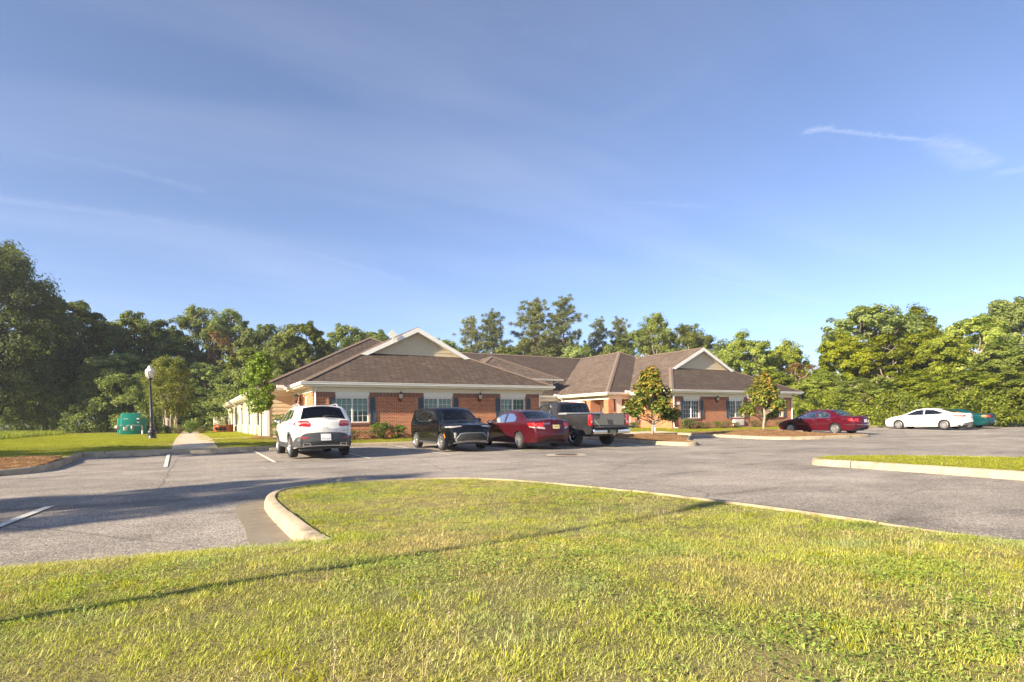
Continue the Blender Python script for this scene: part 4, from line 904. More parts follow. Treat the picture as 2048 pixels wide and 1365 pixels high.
        for x, z in p.get('handles', ()):
            for sg in (1, -1):
                y = s.W(x, z); m = MB().rbox((x-.1, y*sg-.012, z-.016), (x+.1, y*sg+.028*sg if sg > 0 else y*sg-.028, z+.016) if sg > 0 else (x+.1, y*sg+.012, z+.016), .008) if sg > 0 else MB().rbox((x-.1, -y-.028, z-.016), (x+.1, -y+.012, z+.016), .008)
                m.build('door_handle', p.get('handlemat') or p['paint'], s.e, True)
        # underbody, wheel housings, cabin
        wi = p['W']-.27
        m = MB().box((-L/2+.3, -wi, zs-.03), (L/2-.3, wi, p.get('floor', .62)))
        for xc in xw: m.box((xc-ra-.02, -(p['W']-.06), r+.12), (xc+ra+.02, p['W']-.06, r+.13))
        m.build('underbody', MT['blackplastic'], s.e)
        sm = MT[p.get('seat', 'seatdark')]; fx, rx = p['seats']; zf = p.get('floor', .62); hr = p['seatz']
        for x in (fx, rx):
            if x is None: continue
            for y in ((-.38, .38) if x == fx else (-.42, 0, .42)):
                m = MB().rbox((x-.1, y-.23, zf-.02), (x+.06, y+.23, hr-.16), .05).rbox((x-.1, y-.12, hr-.14), (x+.02, y+.12, hr+.04), .045).tube([(x-.04, y-.06, hr-.2), (x-.04, y-.06, hr-.1)], .01, 5).tube([(x-.04, y+.06, hr-.2), (x-.04, y+.06, hr-.1)], .01, 5)
                m.build('seat', sm, s.e, True)
        dx = p['dash']; MB().rbox((dx-.25, -(p['W']-.2), zf-.02), (dx+.3, p['W']-.2, s.belt(dx)-.03), .05).build('dashboard', MT['seatdark'], s.e, True)
        c = Vector((dx-.38, .38, s.belt(dx)-.02)); m = MB(); m.tube([c+Vector((.06*math.sin(t), .18*math.cos(t), .17*math.sin(t))) for t in [2*math.pi*i/16 for i in range(17)]], .014, 6, False).tube([c+Vector((0, -.17, 0)), c+Vector((.05, 0, -.02)), c+Vector((0, .17, 0))], .015, 5); m.build('steering_wheel', MT['seatdark'], s.e, True)
        wp = p['wheel']
        for xc in xw:
            for sg in (1, -1): add_wheel(s.e, (xc, sg*(p['W']-wp['w']/2-p.get('inset', .015)), r), sg, wp)
        mx_, mz = p['mirror']
        for sg in (1, -1):
            y = s.W(mx_, mz); m = MB().ball((mx_, sg*(y+.12), mz+.04), (.075, .115, .075), 12, 8).tube([(mx_+.01, sg*(y-.03), mz-.01), (mx_, sg*(y+.08), mz+.02)], .03, 6); mo = m.build('mirror', p.get('mirrormat') or p['paint'], s.e, True)
            MB().ball((mx_-.062, sg*(y+.125), mz+.04), (.016, .095, .058), 10, 6).build('mirror_glass', MT['chrome'], mo, True)
    def plate(s, y, z, txt, end=-1, mat='plate', ink='ink', w=.305, h=.15):
        o = s.patch_end('number_plate', [(y-w/2, z-h/2), (y+w/2, z-h/2), (y+w/2, z+h/2), (y-w/2, z+h/2)], end, mat, .03, 0)
        s.text(txt, y, z-.005, .06, end, ink, .036, parent=o); return o
TYRE = dict(cher=wheel_proto(.36, .235, .235, 5, 1), soul=wheel_proto(.325, .215, .215, 5, 1), acc=wheel_proto(.325, .22, .212, 7, 0), son=wheel_proto(.318, .205, .205, 9, 0), mal=wheel_proto(.33, .225, .222, 9, 0), teal=wheel_proto(.31, .205, .2, 8, 0), truck=wheel_proto(.395, .265, .215, 6, 0, 'chrome'))
GRP = 'cars in the parking lot'
# --- white compact suv, tail to the camera
c = Car('white_suv', 'white suv with charcoal lower cladding and roof rails, its tail towards the drive', dict(
    L=4.62, W=.93, wr=.36, axles=(1.36, -1.36), xf=1.2, xr=-1.15, taf=.2, tar=.13, tumble=.46, belt=((1.0, 1.08), (-1.9, 1.2)), paint=PT['white'], wheel=TYRE['cher'], sill=.3, floor=.66, round=.09, bow=.13,
    out=[(2.24, .33), (2.30, .5), (2.28, .85), (2.1, 1.0), (1.9, 1.05), (1.02, 1.13, 'ws'), (.3, 1.555), (-.05, 1.625), (-.8, 1.66), (-1.72, 1.62), (-1.86, 1.575, 'rw'), (-2.08, 1.17), (-2.2, 1.12), (-2.25, .95), (-2.24, .78), (-2.29, .7), (-2.31, .52), (-2.27, .35)],
    wins=[[(.72, 1.14), (.08, 1.5), (-.22, 1.53), (-.24, 1.15)], [(-.33, 1.155), (-.31, 1.535), (-1.05, 1.53), (-1.12, 1.19)], [(-1.2, 1.2), (-1.13, 1.525), (-1.42, 1.49), (-1.62, 1.3), (-1.6, 1.23)]], winglass=['carglass', 'tintglass', 'tintglass'], rglass='tintglass', kscreen=.91,
    seams=[[(.8, .42), (.82, 1.0), (.75, 1.12)], [(-.28, .4), (-.28, 1.14)], [(-1.0, .7), (-1.12, 1.0), (-1.15, 1.17)]], handles=[(-.1, 1.0), (-.98, 1.03)], seats=(-.15, -1.05), seatz=1.32, dash=.75, mirror=(.62, 1.12), mirrormat=MT['blackplastic']), (3.68, 20.45, hA(0, 20)+.02), R(90), GRP)
for q in ([(-.995, .3), (-.995, .47), (.995, .47), (.995, .3)],): c.patch_side('sill_cladding', q, 'clad', .012)
for xc in (1.36, -1.36):
    ar = [(xc+.405*math.cos(t), .36+.405*math.sin(t)) for t in [math.pi*(-.06+1.12*i/18) for i in range(19)]]; ar2 = [(xc+.475*math.cos(t), .36+.475*math.sin(t)) for t in [math.pi*(-.06+1.12*i/18) for i in range(19)]]
    ar2 = [(x, max(z, .31)) for x, z in ar2]; ar = [(x, max(z, .305)) for x, z in ar]; c.patch_side('arch_cladding', ar+ar2[::-1], 'clad', .014, grid=.2)
c.patch_side('bumper_cladding', [(-1.85, .5), (-1.83, .34)]+c.edge(.355, .7), 'clad', .022, grid=.05)
c.patch_end('rear_bumper', [(-.84, .34), (.84, .34), (.84, .66), (.62, .735), (-.62, .735), (-.84, .66)], -1, 'clad', .02)
c.patch_end('bumper_pad', [(-.5, .42), (.5, .42), (.46, .5), (-.46, .5)], -1, 'blackplastic', .026)
c.patch_end('tail_lamp', [(.42, 1.03), (.5, 1.13), (.84, 1.16), (.84, 1.0), (.48, 1.0)], -1, 'red', .01, mirror=True); c.patch_end('tail_lamp_bar', [(.5, 1.055), (.53, 1.1), (.78, 1.11), (.78, 1.055)], -1, 'redclear', .014, mirror=True)
c.patch_side('tail_lamp', [(-1.95, 1.10), (-1.93, 1.05)]+c.edge(1.0, 1.135), 'red', .01)
c.patch_end('reflector', [(.5, .63), (.54, .68), (.78, .69), (.8, .63)], -1, 'red', .032, mirror=True)
c.patch_end('exhaust_trim', [(.42, .37), (.46, .45), (.66, .46), (.68, .38)], -1, 'chrome', .038, mirror=True); c.patch_end('exhaust_pipe', [(.46, .385), (.49, .435), (.63, .44), (.645, .39)], -1, 'dark', .046, mirror=True)
c.patch_end('brake_lamp', [(-.2, 1.593), (.2, 1.593), (.2, 1.612), (-.2, 1.612)], -1, 'red', .02)
c.plate(0, .635, 'WBUCN22'); c.patch_end('tailgate_gap', [(-.72, .765), (.72, .765), (.72, .775), (-.72, .775)], -1, 'blackplastic', .004)
for y in (.72, -.72): c.patch_end('tailgate_gap', [(y-.006, .775), (y+.006, .775), (y+.006, 1.0), (y-.006, 1.0)], -1, 'blackplastic', .004)
c.text('Jeep', 0, .98, .1, -1, 'chrome', .016, name='emblem'); c.text('LATITUDE', -.6, .84, .035, -1, 'ink', .012)
MB().tube([c.surf(.02, 1.2, -1, .03), c.surf(-.1, 1.225, -1, .04), c.surf(-.42, 1.27, -1, .03)], [.022, .018, .008], 6).build('wiper', MT['blackplastic'], c.e, True)
for sg in (1, -1): MB().tube([(.25, sg*.60, 1.6), (.1, sg*.605, 1.68), (-1.2, sg*.60, 1.715), (-1.42, sg*.595, 1.65)], .02, 6).tube([(-.5, sg*.605, 1.63), (-.5, sg*.605, 1.7)], .018, 5).build('roof_rail', MT['silver'], c.e, True)
# --- black boxy hatchback, nose to the camera
c = Car('black_hatchback', 'glossy black boxy hatchback parked nose out with a mesh grille', dict(
    L=4.2, W=.9, wr=.325, axles=(1.27, -1.3), xf=1.25, xr=-1.2, taf=.13, tar=.1, tumble=.32, belt=((1.0, 1.0), (-1.9, 1.1)), paint=PT['black'], wheel=TYRE['soul'], sill=.26, floor=.6, bow=.09, round=.075,
    out=[(2.0, .24), (2.08, .36), (2.09, .68), (2.04, .86), (1.9, .95), (1.1, 1.06, 'ws'), (.45, 1.52), (.2, 1.59), (-.6, 1.615), (-1.8, 1.59), (-1.92, 1.53, 'rw'), (-2.0, 1.1), (-2.06, .95), (-2.09, .6), (-2.06, .36), (-1.98, .26)],
    wins=[[(.78, 1.06), (.28, 1.42), (-.05, 1.45), (-.1, 1.07)], [(-.2, 1.075), (-.16, 1.455), (-.95, 1.44), (-1.06, 1.12)], [(-1.16, 1.18), (-1.06, 1.42), (-1.42, 1.38), (-1.3, 1.26)]], winglass=['carglass', 'tintglass', 'tintglass'],
    seams=[[(.85, .36), (.86, .9), (.8, 1.04)], [(-.15, .35), (-.15, 1.06)], [(-1.0, .62), (-1.12, .95), (-1.12, 1.1)]], handles=[(-.02, .96), (-.98, .99)], seats=(-.1, -.95), seatz=1.25, dash=.72, mirror=(.72, 1.07), mirrormat=MT['blackplastic'], wintrim='blackplastic'), (8.88, 20.55, hA(0, 20.4)+.02), R(-90), GRP)
c.patch_end('headlamp', [(.4, .835), (.4, .865), (.8, .895), (.8, .83)], 1, 'clearlens', .012, mirror=True); c.patch_side('headlamp', [(1.66, .885), (1.72, .845)]+c.edge(.83, .895, 1), 'clearlens', .01)
c.patch_end('chrome_strip', [(-.42, .862), (.42, .862), (.42, .88), (-.42, .88)], 1, 'chrome', .02)
gp = [(-.58, .32), (-.62, .42), (-.46, .62), (-.3, .65), (.3, .65), (.46, .62), (.62, .42), (.58, .32), (.3, .28), (-.3, .28)]
c.patch_end('grille_surround', [(y*1.06, .47+(z-.47)*1.09) for y, z in gp], 1, 'silver', .02); g_ = c.patch_end('grille', gp, 1, 'dark', .028)
for k in range(-12, 13):
    for dr in (1, -1):
        seg = [(k*.085+dr*t, .28+t) for t in [i*.03 for i in range(13)]]; seg = [q for q in seg if inpoly(q[0], q[1], gp)]
        if len(seg) > 1: MB().tube([c.surf(y, z, 1, .034) for y, z in seg], .006, 4, False).build('mesh_bar', MT['meshbar'], g_)
c.patch_end('lower_lip', [(-.8, .25), (.8, .25), (.74, .3), (.3, .275), (-.3, .275), (-.74, .3)], 1, 'silver', .016); c.patch_side('sill_trim', [(-.93, .26), (-.93, .33), (.9, .33), (.9, .26)], 'clad', .01)
c.patch_end('fog_lamp', [(.655, .44), (.62, .56), (.62, .66), (.8, .68), (.8, .5)], 1, 'clearlens', .016, mirror=True); c.patch_side('side_marker', [(1.62, .46), (1.56, .6), (1.62, .64), (1.7, .5)], 'amber', .01)
c.text('KI\u039b', 0, .915, .1, 1, 'chrome', .02, name='emblem'); c.patch_side('tail_lamp', [(-1.93, .86), (-1.86, 1.3), (-1.93, 1.32), (-2.0, .9)], 'red', .01)
MB().ball((.62, -.02, 1.3), (.012, .05, .07), 8, 6).build('hanging_tag', MT['lime'], c.e, True)
# --- maroon sedan, tail to the camera
c = Car('maroon_sedan', 'dark maroon sedan with tan headrests beside the black hatchback', dict(
    L=4.93, W=.92, wr=.325, axles=(1.45, -1.35), xf=1.2, xr=-1.3, taf=.22, tar=.17, tumble=.5, belt=((1.2, .94), (-1.9, 1.02)), paint=PT['maroon'], wheel=TYRE['acc'], sill=.22, floor=.56, bow=.15, round=.1, crease=.75,
    out=[(2.38, .22), (2.46, .4), (2.42, .66), (2.2, .78), (1.9, .84), (1.3, .97, 'ws'), (.42, 1.39), (0, 1.465), (-.55, 1.47), (-1.0, 1.42, 'rw'), (-1.72, 1.1), (-2.0, 1.09), (-2.32, 1.065), (-2.38, 1.0), (-2.42, .76), (-2.46, .66), (-2.47, .44), (-2.4, .27), (-2.25, .24)],
    wins=[[(.95, .99), (.25, 1.33), (-.18, 1.375), (-.22, 1.0)], [(-.3, 1.005), (-.27, 1.375), (-.72, 1.345), (-1.05, 1.2), (-1.1, 1.08), (-1.0, 1.03)]], winglass=['clearglass', 'clearglass'], rglass='clearglass', wintrim='chrome',
    seams=[[(1.02, .36), (1.05, .85), (.98, .97)], [(-.26, .32), (-.26, 1.0)], [(-1.02, .62), (-1.1, .85), (-1.12, 1.02)]], handles=[(-.08, .88), (-1.0, .91)], seats=(-.1, -.95), seatz=1.2, seat='seattan', dash=.85, mirror=(.82, .98)), (11.9, 20.1, hA(0, 20)+.015), R(90), GRP)
c.patch_end('tail_lamp', [(.47, .8), (.42, .97), (.82, .98), (.82, .88), (.75, .8)], -1, 'red', .014, mirror=True); c.patch_end('reverse_lamp', [(.43, .77), (.45, .83), (.8, .85), (.79, .78)], -1, 'clearlens', .02, mirror=True)
c.patch_side('tail_lamp', [(-1.97, .98), (-2.06, .86)]+c.edge(.83, .98), 'red', .01); c.patch_side('tail_lamp_edge', [(-2.065, .855), (-2.1, .82)]+c.edge(.775, .825), 'clearlens', .01)
c.plate(-.02, .87, 'BAYJ47', mat='plateyellow'); c.text('Accord', .36, .955, .085, -1, 'chrome', .012, slant=.25)
c.patch_end('emblem', [(.07*math.cos(t*.524)-.0, 1.03+.034*math.sin(t*.524)) for t in range(12)], -1, 'chrome', .014); c.text('H', 0, 1.03, .06, -1, 'ink', .022, name='emblem')
c.patch_end('reflector', [(-.22, .82), (-.25, .82), (-.25, .94), (-.22, .94)], -1, 'red', .02); c.patch_end('bumper_crease', [(-.8, .645), (.8, .645), (.8, .655), (-.8, .655)], -1, 'blackplastic', .004)
c.patch_end('bumper_valance', [(-.62, .25), (.62, .25), (.5, .33), (-.5, .33)], -1, 'blackplastic', .008)
# --- dark ruby sedan across the drive
c = Car('ruby_sedan', 'ruby red sedan with chrome side strips beside the mulch bed', dict(
    L=4.74, W=.91, wr=.318, axles=(1.4, -1.3), xf=1.2, xr=-1.3, taf=.2, tar=.17, tumble=.48, belt=((1.2, .9), (-1.9, .95)), paint=PT['ruby'], wheel=TYRE['son'], sill=.23, floor=.54, bow=.14, round=.1, crease=.5,
    out=[(2.3, .26), (2.37, .42), (2.33, .62), (2.15, .74), (1.8, .82), (1.25, .91, 'ws'), (.5, 1.33), (.1, 1.41), (-.5, 1.42), (-.92, 1.37, 'rw'), (-1.55, 1.06), (-1.85, 1.04), (-2.25, 1.0), (-2.32, .92), (-2.34, .72), (-2.38, .6), (-2.38, .42), (-2.3, .28), (-2.15, .25)],
    wins=[[(.98, .93), (.32, 1.28), (-.12, 1.325), (-.16, .94)], [(-.24, .945), (-.21, 1.325), (-.65, 1.3), (-1.0, 1.12), (-1.02, .97)]], winglass=['clearglass', 'clearglass'], rglass='clearglass', wintrim='chrome',
    seams=[[(1.02, .34), (1.04, .8), (.98, .92)], [(-.2, .3), (-.2, .94)], [(-.96, .62), (-1.06, .95)]], handles=[(-.04, .82), (-.94, .84)], handlemat=MT['chrome'], seats=(-.1, -.92), seatz=1.14, seat='seattan', dash=.85, mirror=(.82, .92)), (32.65, 20.0, hA(0, 20)+.015), R(90), GRP)
for a, b in ((.95, -.12), (-.22, -.92)): c.patch_side('side_moulding', [(a, .575), (a, .6), (b, .6), (b, .575)], 'chrome', .014, grid=0)
c.patch_side('bumper_moulding', [(-1.75, .54), (-1.75, .565), (-2.33, .565), (-2.33, .54)], 'chrome', .014, grid=0); c.patch_end('bumper_moulding', [(-.72, .545), (.72, .545), (.72, .565), (-.72, .565)], -1, 'chrome', .014)
c.patch_end('tail_lamp', [(.5, .72), (.5, .9), (.8, .9), (.8, .74)], -1, 'red', .014, mirror=True); c.patch_side('tail_lamp', [(-2.02, .9), (-2.05, .77)]+c.edge(.73, .9), 'red', .01)
c.plate(0, .8, 'R7K 204'); c.patch_side('headlamp', [(1.95, .68), (1.85, .76), (2.1, .74), (2.25, .64)], 'clearlens', .01)
# --- white fastback sedan
c = Car('white_sedan', 'bright white fastback sedan parked in front of the bright green trees', dict(
    L=4.93, W=.925, wr=.33, axles=(1.43, -1.4), xf=1.2, xr=-1.3, taf=.22, tar=.17, tumble=.5, belt=((1.2, .96), (-1.9, 1.04)), paint=PT['bright'], wheel=TYRE['mal'], sill=.22, floor=.56, bow=.15, round=.1, crease=.7,
    out=[(2.38, .22), (2.46, .42), (2.42, .66), (2.22, .8), (1.9, .88), (1.3, .98, 'ws'), (.45, 1.37), (0, 1.455), (-.6, 1.45), (-1.05, 1.385, 'rw'), (-1.85, 1.13), (-2.1, 1.1), (-2.38, 1.06), (-2.41, .98), (-2.4, .78), (-2.45, .66), (-2.46, .45), (-2.36, .28), (-2.2, .25)],
    wins=[[(1.0, 1.0), (.3, 1.32), (-.12, 1.365), (-.16, 1.02)], [(-.24, 1.025), (-.21, 1.365), (-.75, 1.34), (-1.35, 1.14), (-1.3, 1.09), (-1.0, 1.06)]], winglass=['carglass', 'tintglass'], rglass='tintglass', wintrim='blackplastic',
    seams=[[(1.02, .36), (1.05, .88), (1.0, .99)], [(-.2, .32), (-.2, 1.02)], [(-1.0, .62), (-1.1, 1.05)]], handles=[(-.04, .9), (-.98, .93)], seats=(-.1, -.95), seatz=1.2, dash=.85, mirror=(.85, 1.0)), (45.25, 20.05, hA(0, 20)+.015), R(90), GRP)
c.patch_end('tail_lamp', [(.45, .88), (.5, .98), (.8, .99), (.8, .86)], -1, 'red', .014, mirror=True); c.patch_side('tail_lamp', [(-1.95, .985), (-1.87, .94), (-2.1, .865)]+c.edge(.86, .99), 'red', .01); c.patch_side('lamp_inlay', [(-2.02, .92), (-2.05, .96), (-2.3, .95), (-2.3, .9)], 'redclear', .016, grid=0)
c.plate(0, .9, 'L3 5TN'); c.patch_end('rear_valance', [(-.75, .26), (.75, .26), (.68, .42), (-.68, .42)], -1, 'blackplastic', .01); c.patch_side('valance_side', [(-1.85, .25), (-2.33, .28), (-2.4, .4)], 'blackplastic', .01, grid=0); c.patch_side('headlamp', [(1.9, .76), (1.75, .84), (2.1, .82), (2.28, .7)], 'clearlens', .01)
# --- teal sedan
c = Car('teal_sedan', 'dark teal sedan half hidden behind the white fastback sedan', dict(
    L=4.84, W=.88, wr=.31, axles=(1.4, -1.32), xf=1.2, xr=-1.3, taf=.2, tar=.15, tumble=.48, belt=((1.2, .9), (-1.9, .96)), paint=PT['teal'], wheel=TYRE['teal'], sill=.22, floor=.54, bow=.12, round=.1, crease=.5,
    out=[(2.3, .24), (2.4, .42), (2.36, .62), (2.15, .75), (1.9, .8), (1.25, .9, 'ws'), (.45, 1.33), (.05, 1.41), (-.55, 1.415), (-.95, 1.37, 'rw'), (-1.62, 1.06), (-1.9, 1.045), (-2.3, 1.03), (-2.36, .96), (-2.37, .74), (-2.41, .62), (-2.42, .42), (-2.34, .28), (-2.2, .25)],
    wins=[[(.98, .93), (.32, 1.27), (-.12, 1.32), (-.16, .94)], [(-.24, .945), (-.21, 1.32), (-.7, 1.29), (-1.05, 1.1), (-1.05, .98)]], winglass=['carglass', 'carglass'],
    seams=[[(1.02, .34), (1.04, .8), (.98, .92)], [(-.2, .3), (-.2, .94)], [(-.98, .62), (-1.08, .96)]], handles=[(-.04, .82), (-.96, .84)], seats=(-.1, -.92), seatz=1.14, dash=.85, mirror=(.82, .92)), (49.6, 20.3, hA(0, 20)+.015), R(90), GRP)
c.patch_end('tail_lamp', [(.42, .78), (.42, .95), (.76, .95), (.76, .8)], -1, 'red', .014, mirror=True); c.patch_side('tail_lamp', [(-2.08, .94), (-2.1, .8)]+c.edge(.79, .95), 'amber', .01); c.patch_end('tail_panel', [(-.41, .74), (.41, .74), (.41, .96), (-.41, .96)], -1, 'blackplastic', .01)
c.plate(0, .48, 'T18 K2'); 
# --- charcoal pickup with its tailgate down
c = Car('pickup_truck', 'charcoal grey pickup truck with open tailgate and a silver toolbox in its bed', dict(
    L=5.65, W=.985, wr=.395, axles=(1.75, -1.6), xf=1.6, xr=-2.4, taf=.16, tar=.02, tumble=.3, belt=((1.6, 1.22), (-.6, 1.27)), paint=PT['charcoal'], wheel=TYRE['truck'], sill=.42, floor=.78, bow=.05, round=.06, gap=.075, crown=.03, crease=.78, inset=.03,
    out=[(2.66, .45), (2.78, .6), (2.76, 1.0), (2.66, 1.12), (1.75, 1.22, 'ws'), (1.0, 1.74), (.75, 1.81), (.1, 1.83), (-.28, 1.8), (-.34, 1.74, 'rw'), (-.42, 1.34), (-.44, 1.3, 'open'), (-2.74, 1.3, 'open'), (-2.8, 1.27, 'open'), (-2.8, .62, 'open'), (-2.74, .5)],
    wins=[[(1.3, 1.28), (.83, 1.66), (.1, 1.7), (.06, 1.3)]], winglass=['carglass'], rglass='clearglass', fglass='clearglass', kscreen=.87,
    seams=[[(1.36, .5), (1.38, 1.1), (1.33, 1.26)], [(0, .5), (-.02, 1.28)], [(-.44, .5), (-.44, 1.28)]], handles=[(.16, 1.12)], handlemat=MT['blackplastic'], seats=(-.05, None), seatz=1.56, dash=1.1, mirror=(1.15, 1.32), mirrormat=MT['blackplastic']), (14.52, 20.35, hA(0, 20)+.015), R(90), GRP, 'pickup truck')
t = c.e; pc = PT['charcoal']
MB().box((-2.72, -.80, .80), (-.5, .80, .84)).build('bed_floor', MT['blackplastic'], t)
for sg in (1, -1):
    a, b = (.80, .90) if sg > 0 else (-.90, -.80); MB().box((-2.74, a, .80), (-.48, b, 1.285)).build('bed_side', MT['clad'], t)
    y0, y1 = (.52, .80) if sg > 0 else (-.80, -.52); m = MB(); pr = [(-2.1, .84), (-2.03, 1.03), (-1.93, 1.07), (-1.27, 1.07), (-1.17, 1.03), (-1.1, .84)]; m.v = [(x, y, z) for y in (y0, y1) for x, z in pr]; n = len(pr); m.f = [list(range(n)), [n+i for i in range(n)][::-1]]+[[i, i+1, n+i+1, n+i] for i in range(n-1)]; auto(m.build('wheel_well', MT['clad'], t), 30)
    MB().rbox((-2.76, min(a, b)-.0+(.002 if sg > 0 else 0), 1.286), (-.46, max(a, b)+(.045 if sg > 0 else 0), 1.315), .012).build('bed_rail', MT['blackplastic'], t) if sg > 0 else MB().rbox((-2.76, -.945, 1.286), (-.46, -.802, 1.315), .012).build('bed_rail', MT['blackplastic'], t)
    m = MB().rbox((-2.815, .80 if sg > 0 else -.955, .62), (-2.76, .955 if sg > 0 else -.80, 1.3), .02); m.build('rear_post', pc, t, True)
    lo, hi = (.84, .965) if sg > 0 else (-.965, -.84); lamp = MB().rbox((-2.835, lo, .82), (-2.77, hi, 1.27), .02).build('tail_lamp', MT['red'], t, True); MB().rbox((-2.842, lo+.015, .93), (-2.8, hi-.015, 1.02), .012).build('reverse_lamp', MT['clearlens'], lamp, True)
    c.patch_side('tail_lamp', [(-2.68, .84), (-2.68, 1.26), (-2.79, 1.26), (-2.79, .84)], 'red', .008, sides=(sg,), grid=0)
    MB().tube([(-2.77, sg*.79, 1.12), (-3.0, sg*.79, .93), (-3.18, sg*.79, .80)], .008, 5).build('tailgate_cable', MT['steel'], t)
    c_ = c
MB().box((-.5, -.80, .80), (-.46, .80, 1.29)).build('bed_front', MT['clad'], t)
tg_ = MB().rbox((-3.36, -.78, .735), (-2.80, .78, .80), .018).build('tailgate', pc, t, True); MB().rbox((-3.3, -.7, .80), (-2.86, .7, .806), .003).build('liner', MT['clad'], tg_)
for y in (-.45, -.15, .15, .45): MB().box((-3.26, y-.03, .806), (-2.9, y+.03, .812)).build('rib', MT['clad'], tg_)
bp = MB().rbox((-2.98, -.93, .5), (-2.8, .93, .69), .035).build('rear_bumper', MT['chrome'], t, True); MB().rbox((-2.985, -.28, .52), (-2.9, .28, .66), .02).build('plate_recess', MT['blackplastic'], bp, True); MB().rbox((-2.96, -.86, .685), (-2.82, .86, .697), .005).build('step_pad', MT['blackplastic'], bp)
MB().box((-2.992, -.15, .53), (-2.986, .15, .66)).build('number_plate', MT['utility'], bp)
MB().tube([(-2.55, -.35, .45), (-2.75, -.55, .44), (-2.9, -.9, .43), (-2.9, -1.12, .43)], .035, 8).build('exhaust_pipe', MT['rust'], t, True)
MB().rbox((-1.75, -.5, .42), (-1.45, .5, .58), .05).build('rear_axle', MT['blackplastic'], t, True); MB().rbox((-2.9, -.06, .4), (-2.5, .06, .5), .01).build('tow_hitch', MT['blackplastic'], t)
MB().rbox((.12, -.13, 1.845), (.0, .13, 1.86), .006) and MB().rbox((-.36, -.16, 1.79), (-.28, .16, 1.83), .015).build('brake_lamp', MT['red'], t, True)
tb = tag(empty('toolbox', (14.52, 20.35-.95, 1.0)), 'silver diamond-plate toolbox lying across the pickup bed behind the cab', 'toolbox')
MB().rbox((-.78, -.2, -.02), (.78, .26, .34), .02).build('chest', MT['steel'], tb, True); MB().rbox((-.98, -.26, .34), (.98, .32, .42), .015).build('lid', MT['silver'], tb, True); MB().rbox((-.55, -.215, .22), (-.45, -.195, .28), .006).build('latch', MT['blackplastic'], tb)
# ---------------------------------------------------------------- street furniture and small things
def lamp_post(x, y, z, label, lean=(0, 0)):
    e = tag(empty('lamp_post', (x, y, z-.04)), label, 'lamp post', 'black post lamps with pale globes'); e.rotation_euler = (lean[1], lean[0], 0)
    pr = [(.24, 0), (.24, .06), (.2, .1), (.19, .3), (.22, .36), (.2, .44), (.13, .52), (.10, .62), (.115, .66), (.095, .72), (.085, 1.1), (.1, 1.14), (.08, 1.2), (.055, 3.0), (.065, 3.06), (.11, 3.1), (.12, 3.16), (.09, 3.2)]
    MB().lathe(pr, n=18).build('post', MT['lampblack'], e, True)
    MB().lathe([(.10, 3.18), (.17, 3.26), (.205, 3.42), (.2, 3.5), (.215, 3.53)], n=20).build('globe', MT['globe'], e, True)
    MB().lathe([(.215, 3.531), (.16, 3.63), (.085, 3.68), (.08, 3.74), (.055, 3.80), (.0, 3.82)], n=20).build('cap', MT['trimwhite'], e, True)
    m = MB()
    for k in range(10): t = k*math.pi/5; m.tube([(.105*math.cos(t), .105*math.sin(t), 3.18), (.178*math.cos(t), .178*math.sin(t), 3.27), (.212*math.cos(t), .212*math.sin(t), 3.43), (.207*math.cos(t), .207*math.sin(t), 3.51)], .006, 4)
    m.build('rib', MT['globe'], e)
    return e
lx, ly = c2w(-18.6, 29.2); lamp_post(lx, ly, hB(lx, ly), 'black cast post lamp with pale acorn globe on the lawn', (R(-1.2), 0))
lx, ly = c2w(-3.74, 1.49); lamp_post(lx, ly, fl(lx, ly), 'black post lamp out of view, its long shadow lying across the foreground grass').scale = (.6, .6, 1)
# generator with its gas meter
gx, gy = c2w(-27.7, 41.2); gz = hB(gx, gy)
e = tag(empty('generator', (gx, gy, gz), R(3)), 'green standby generator cabinet on the lawn at the edge of the woods', 'generator')
MB().rbox((-.88, .0, .02), (.88, 2.6, 1.2), .03).build('enclosure', MT['green'], e, True); MB().rbox((-.66, -.5, .0), (.52, .1, 1.55), .025).build('control_cabinet', MT['green'], e, True); MB().rbox((-.95, -.1, -.08), (.95, 2.7, .04), .01).build('pad', MT['concrete'], e)
MB().box((-.52, -.506, 1.13), (-.22, -.5, 1.17)).build('badge', MT['trimwhite'], e); MB().box((.28, -.506, 1.1), (.44, -.5, 1.2)).build('warning_label', MT['trimwhite'], e); MB().box((.3, -.507, .96), (.43, -.5, 1.06)).build('display', MT['dark'], e); MB().box((.3, -.506, .88), (.42, -.5, .93)).build('warning_label', MT['trimwhite'], e)
MB().tube([(.45, -.2, 1.55), (.45, -.2, 1.62), (.58, -.1, 1.6)], .05, 8).build('exhaust_pipe', MT['steel'], e, True)
MB().box((.515, -.45, .08), (.525, .0, 1.5)).build('door_seam', MT['utility'], e)
g = tag(empty('gas_meter', tuple(Vector((gx, gy, gz))+Matrix.Rotation(R(3), 3, 'Z') @ Vector((0, -.85, 0))), R(3)), 'grey gas meter and pipework in front of the green generator', 'gas meter')
MB().tube([(-.72, 0, -.05), (-.72, 0, .4), (-.72, 0, .62), (-.66, 0, .7), (-.5, 0, .7), (-.48, 0, .55)], .028, 8).tube([(-.3, 0, .55), (-.28, 0, .66), (-.2, 0, .68), (.58, 0, .68), (.62, 0, .62), (.62, 0, -.05)], .028, 8).build('pipe', MT['galv'], g, True)
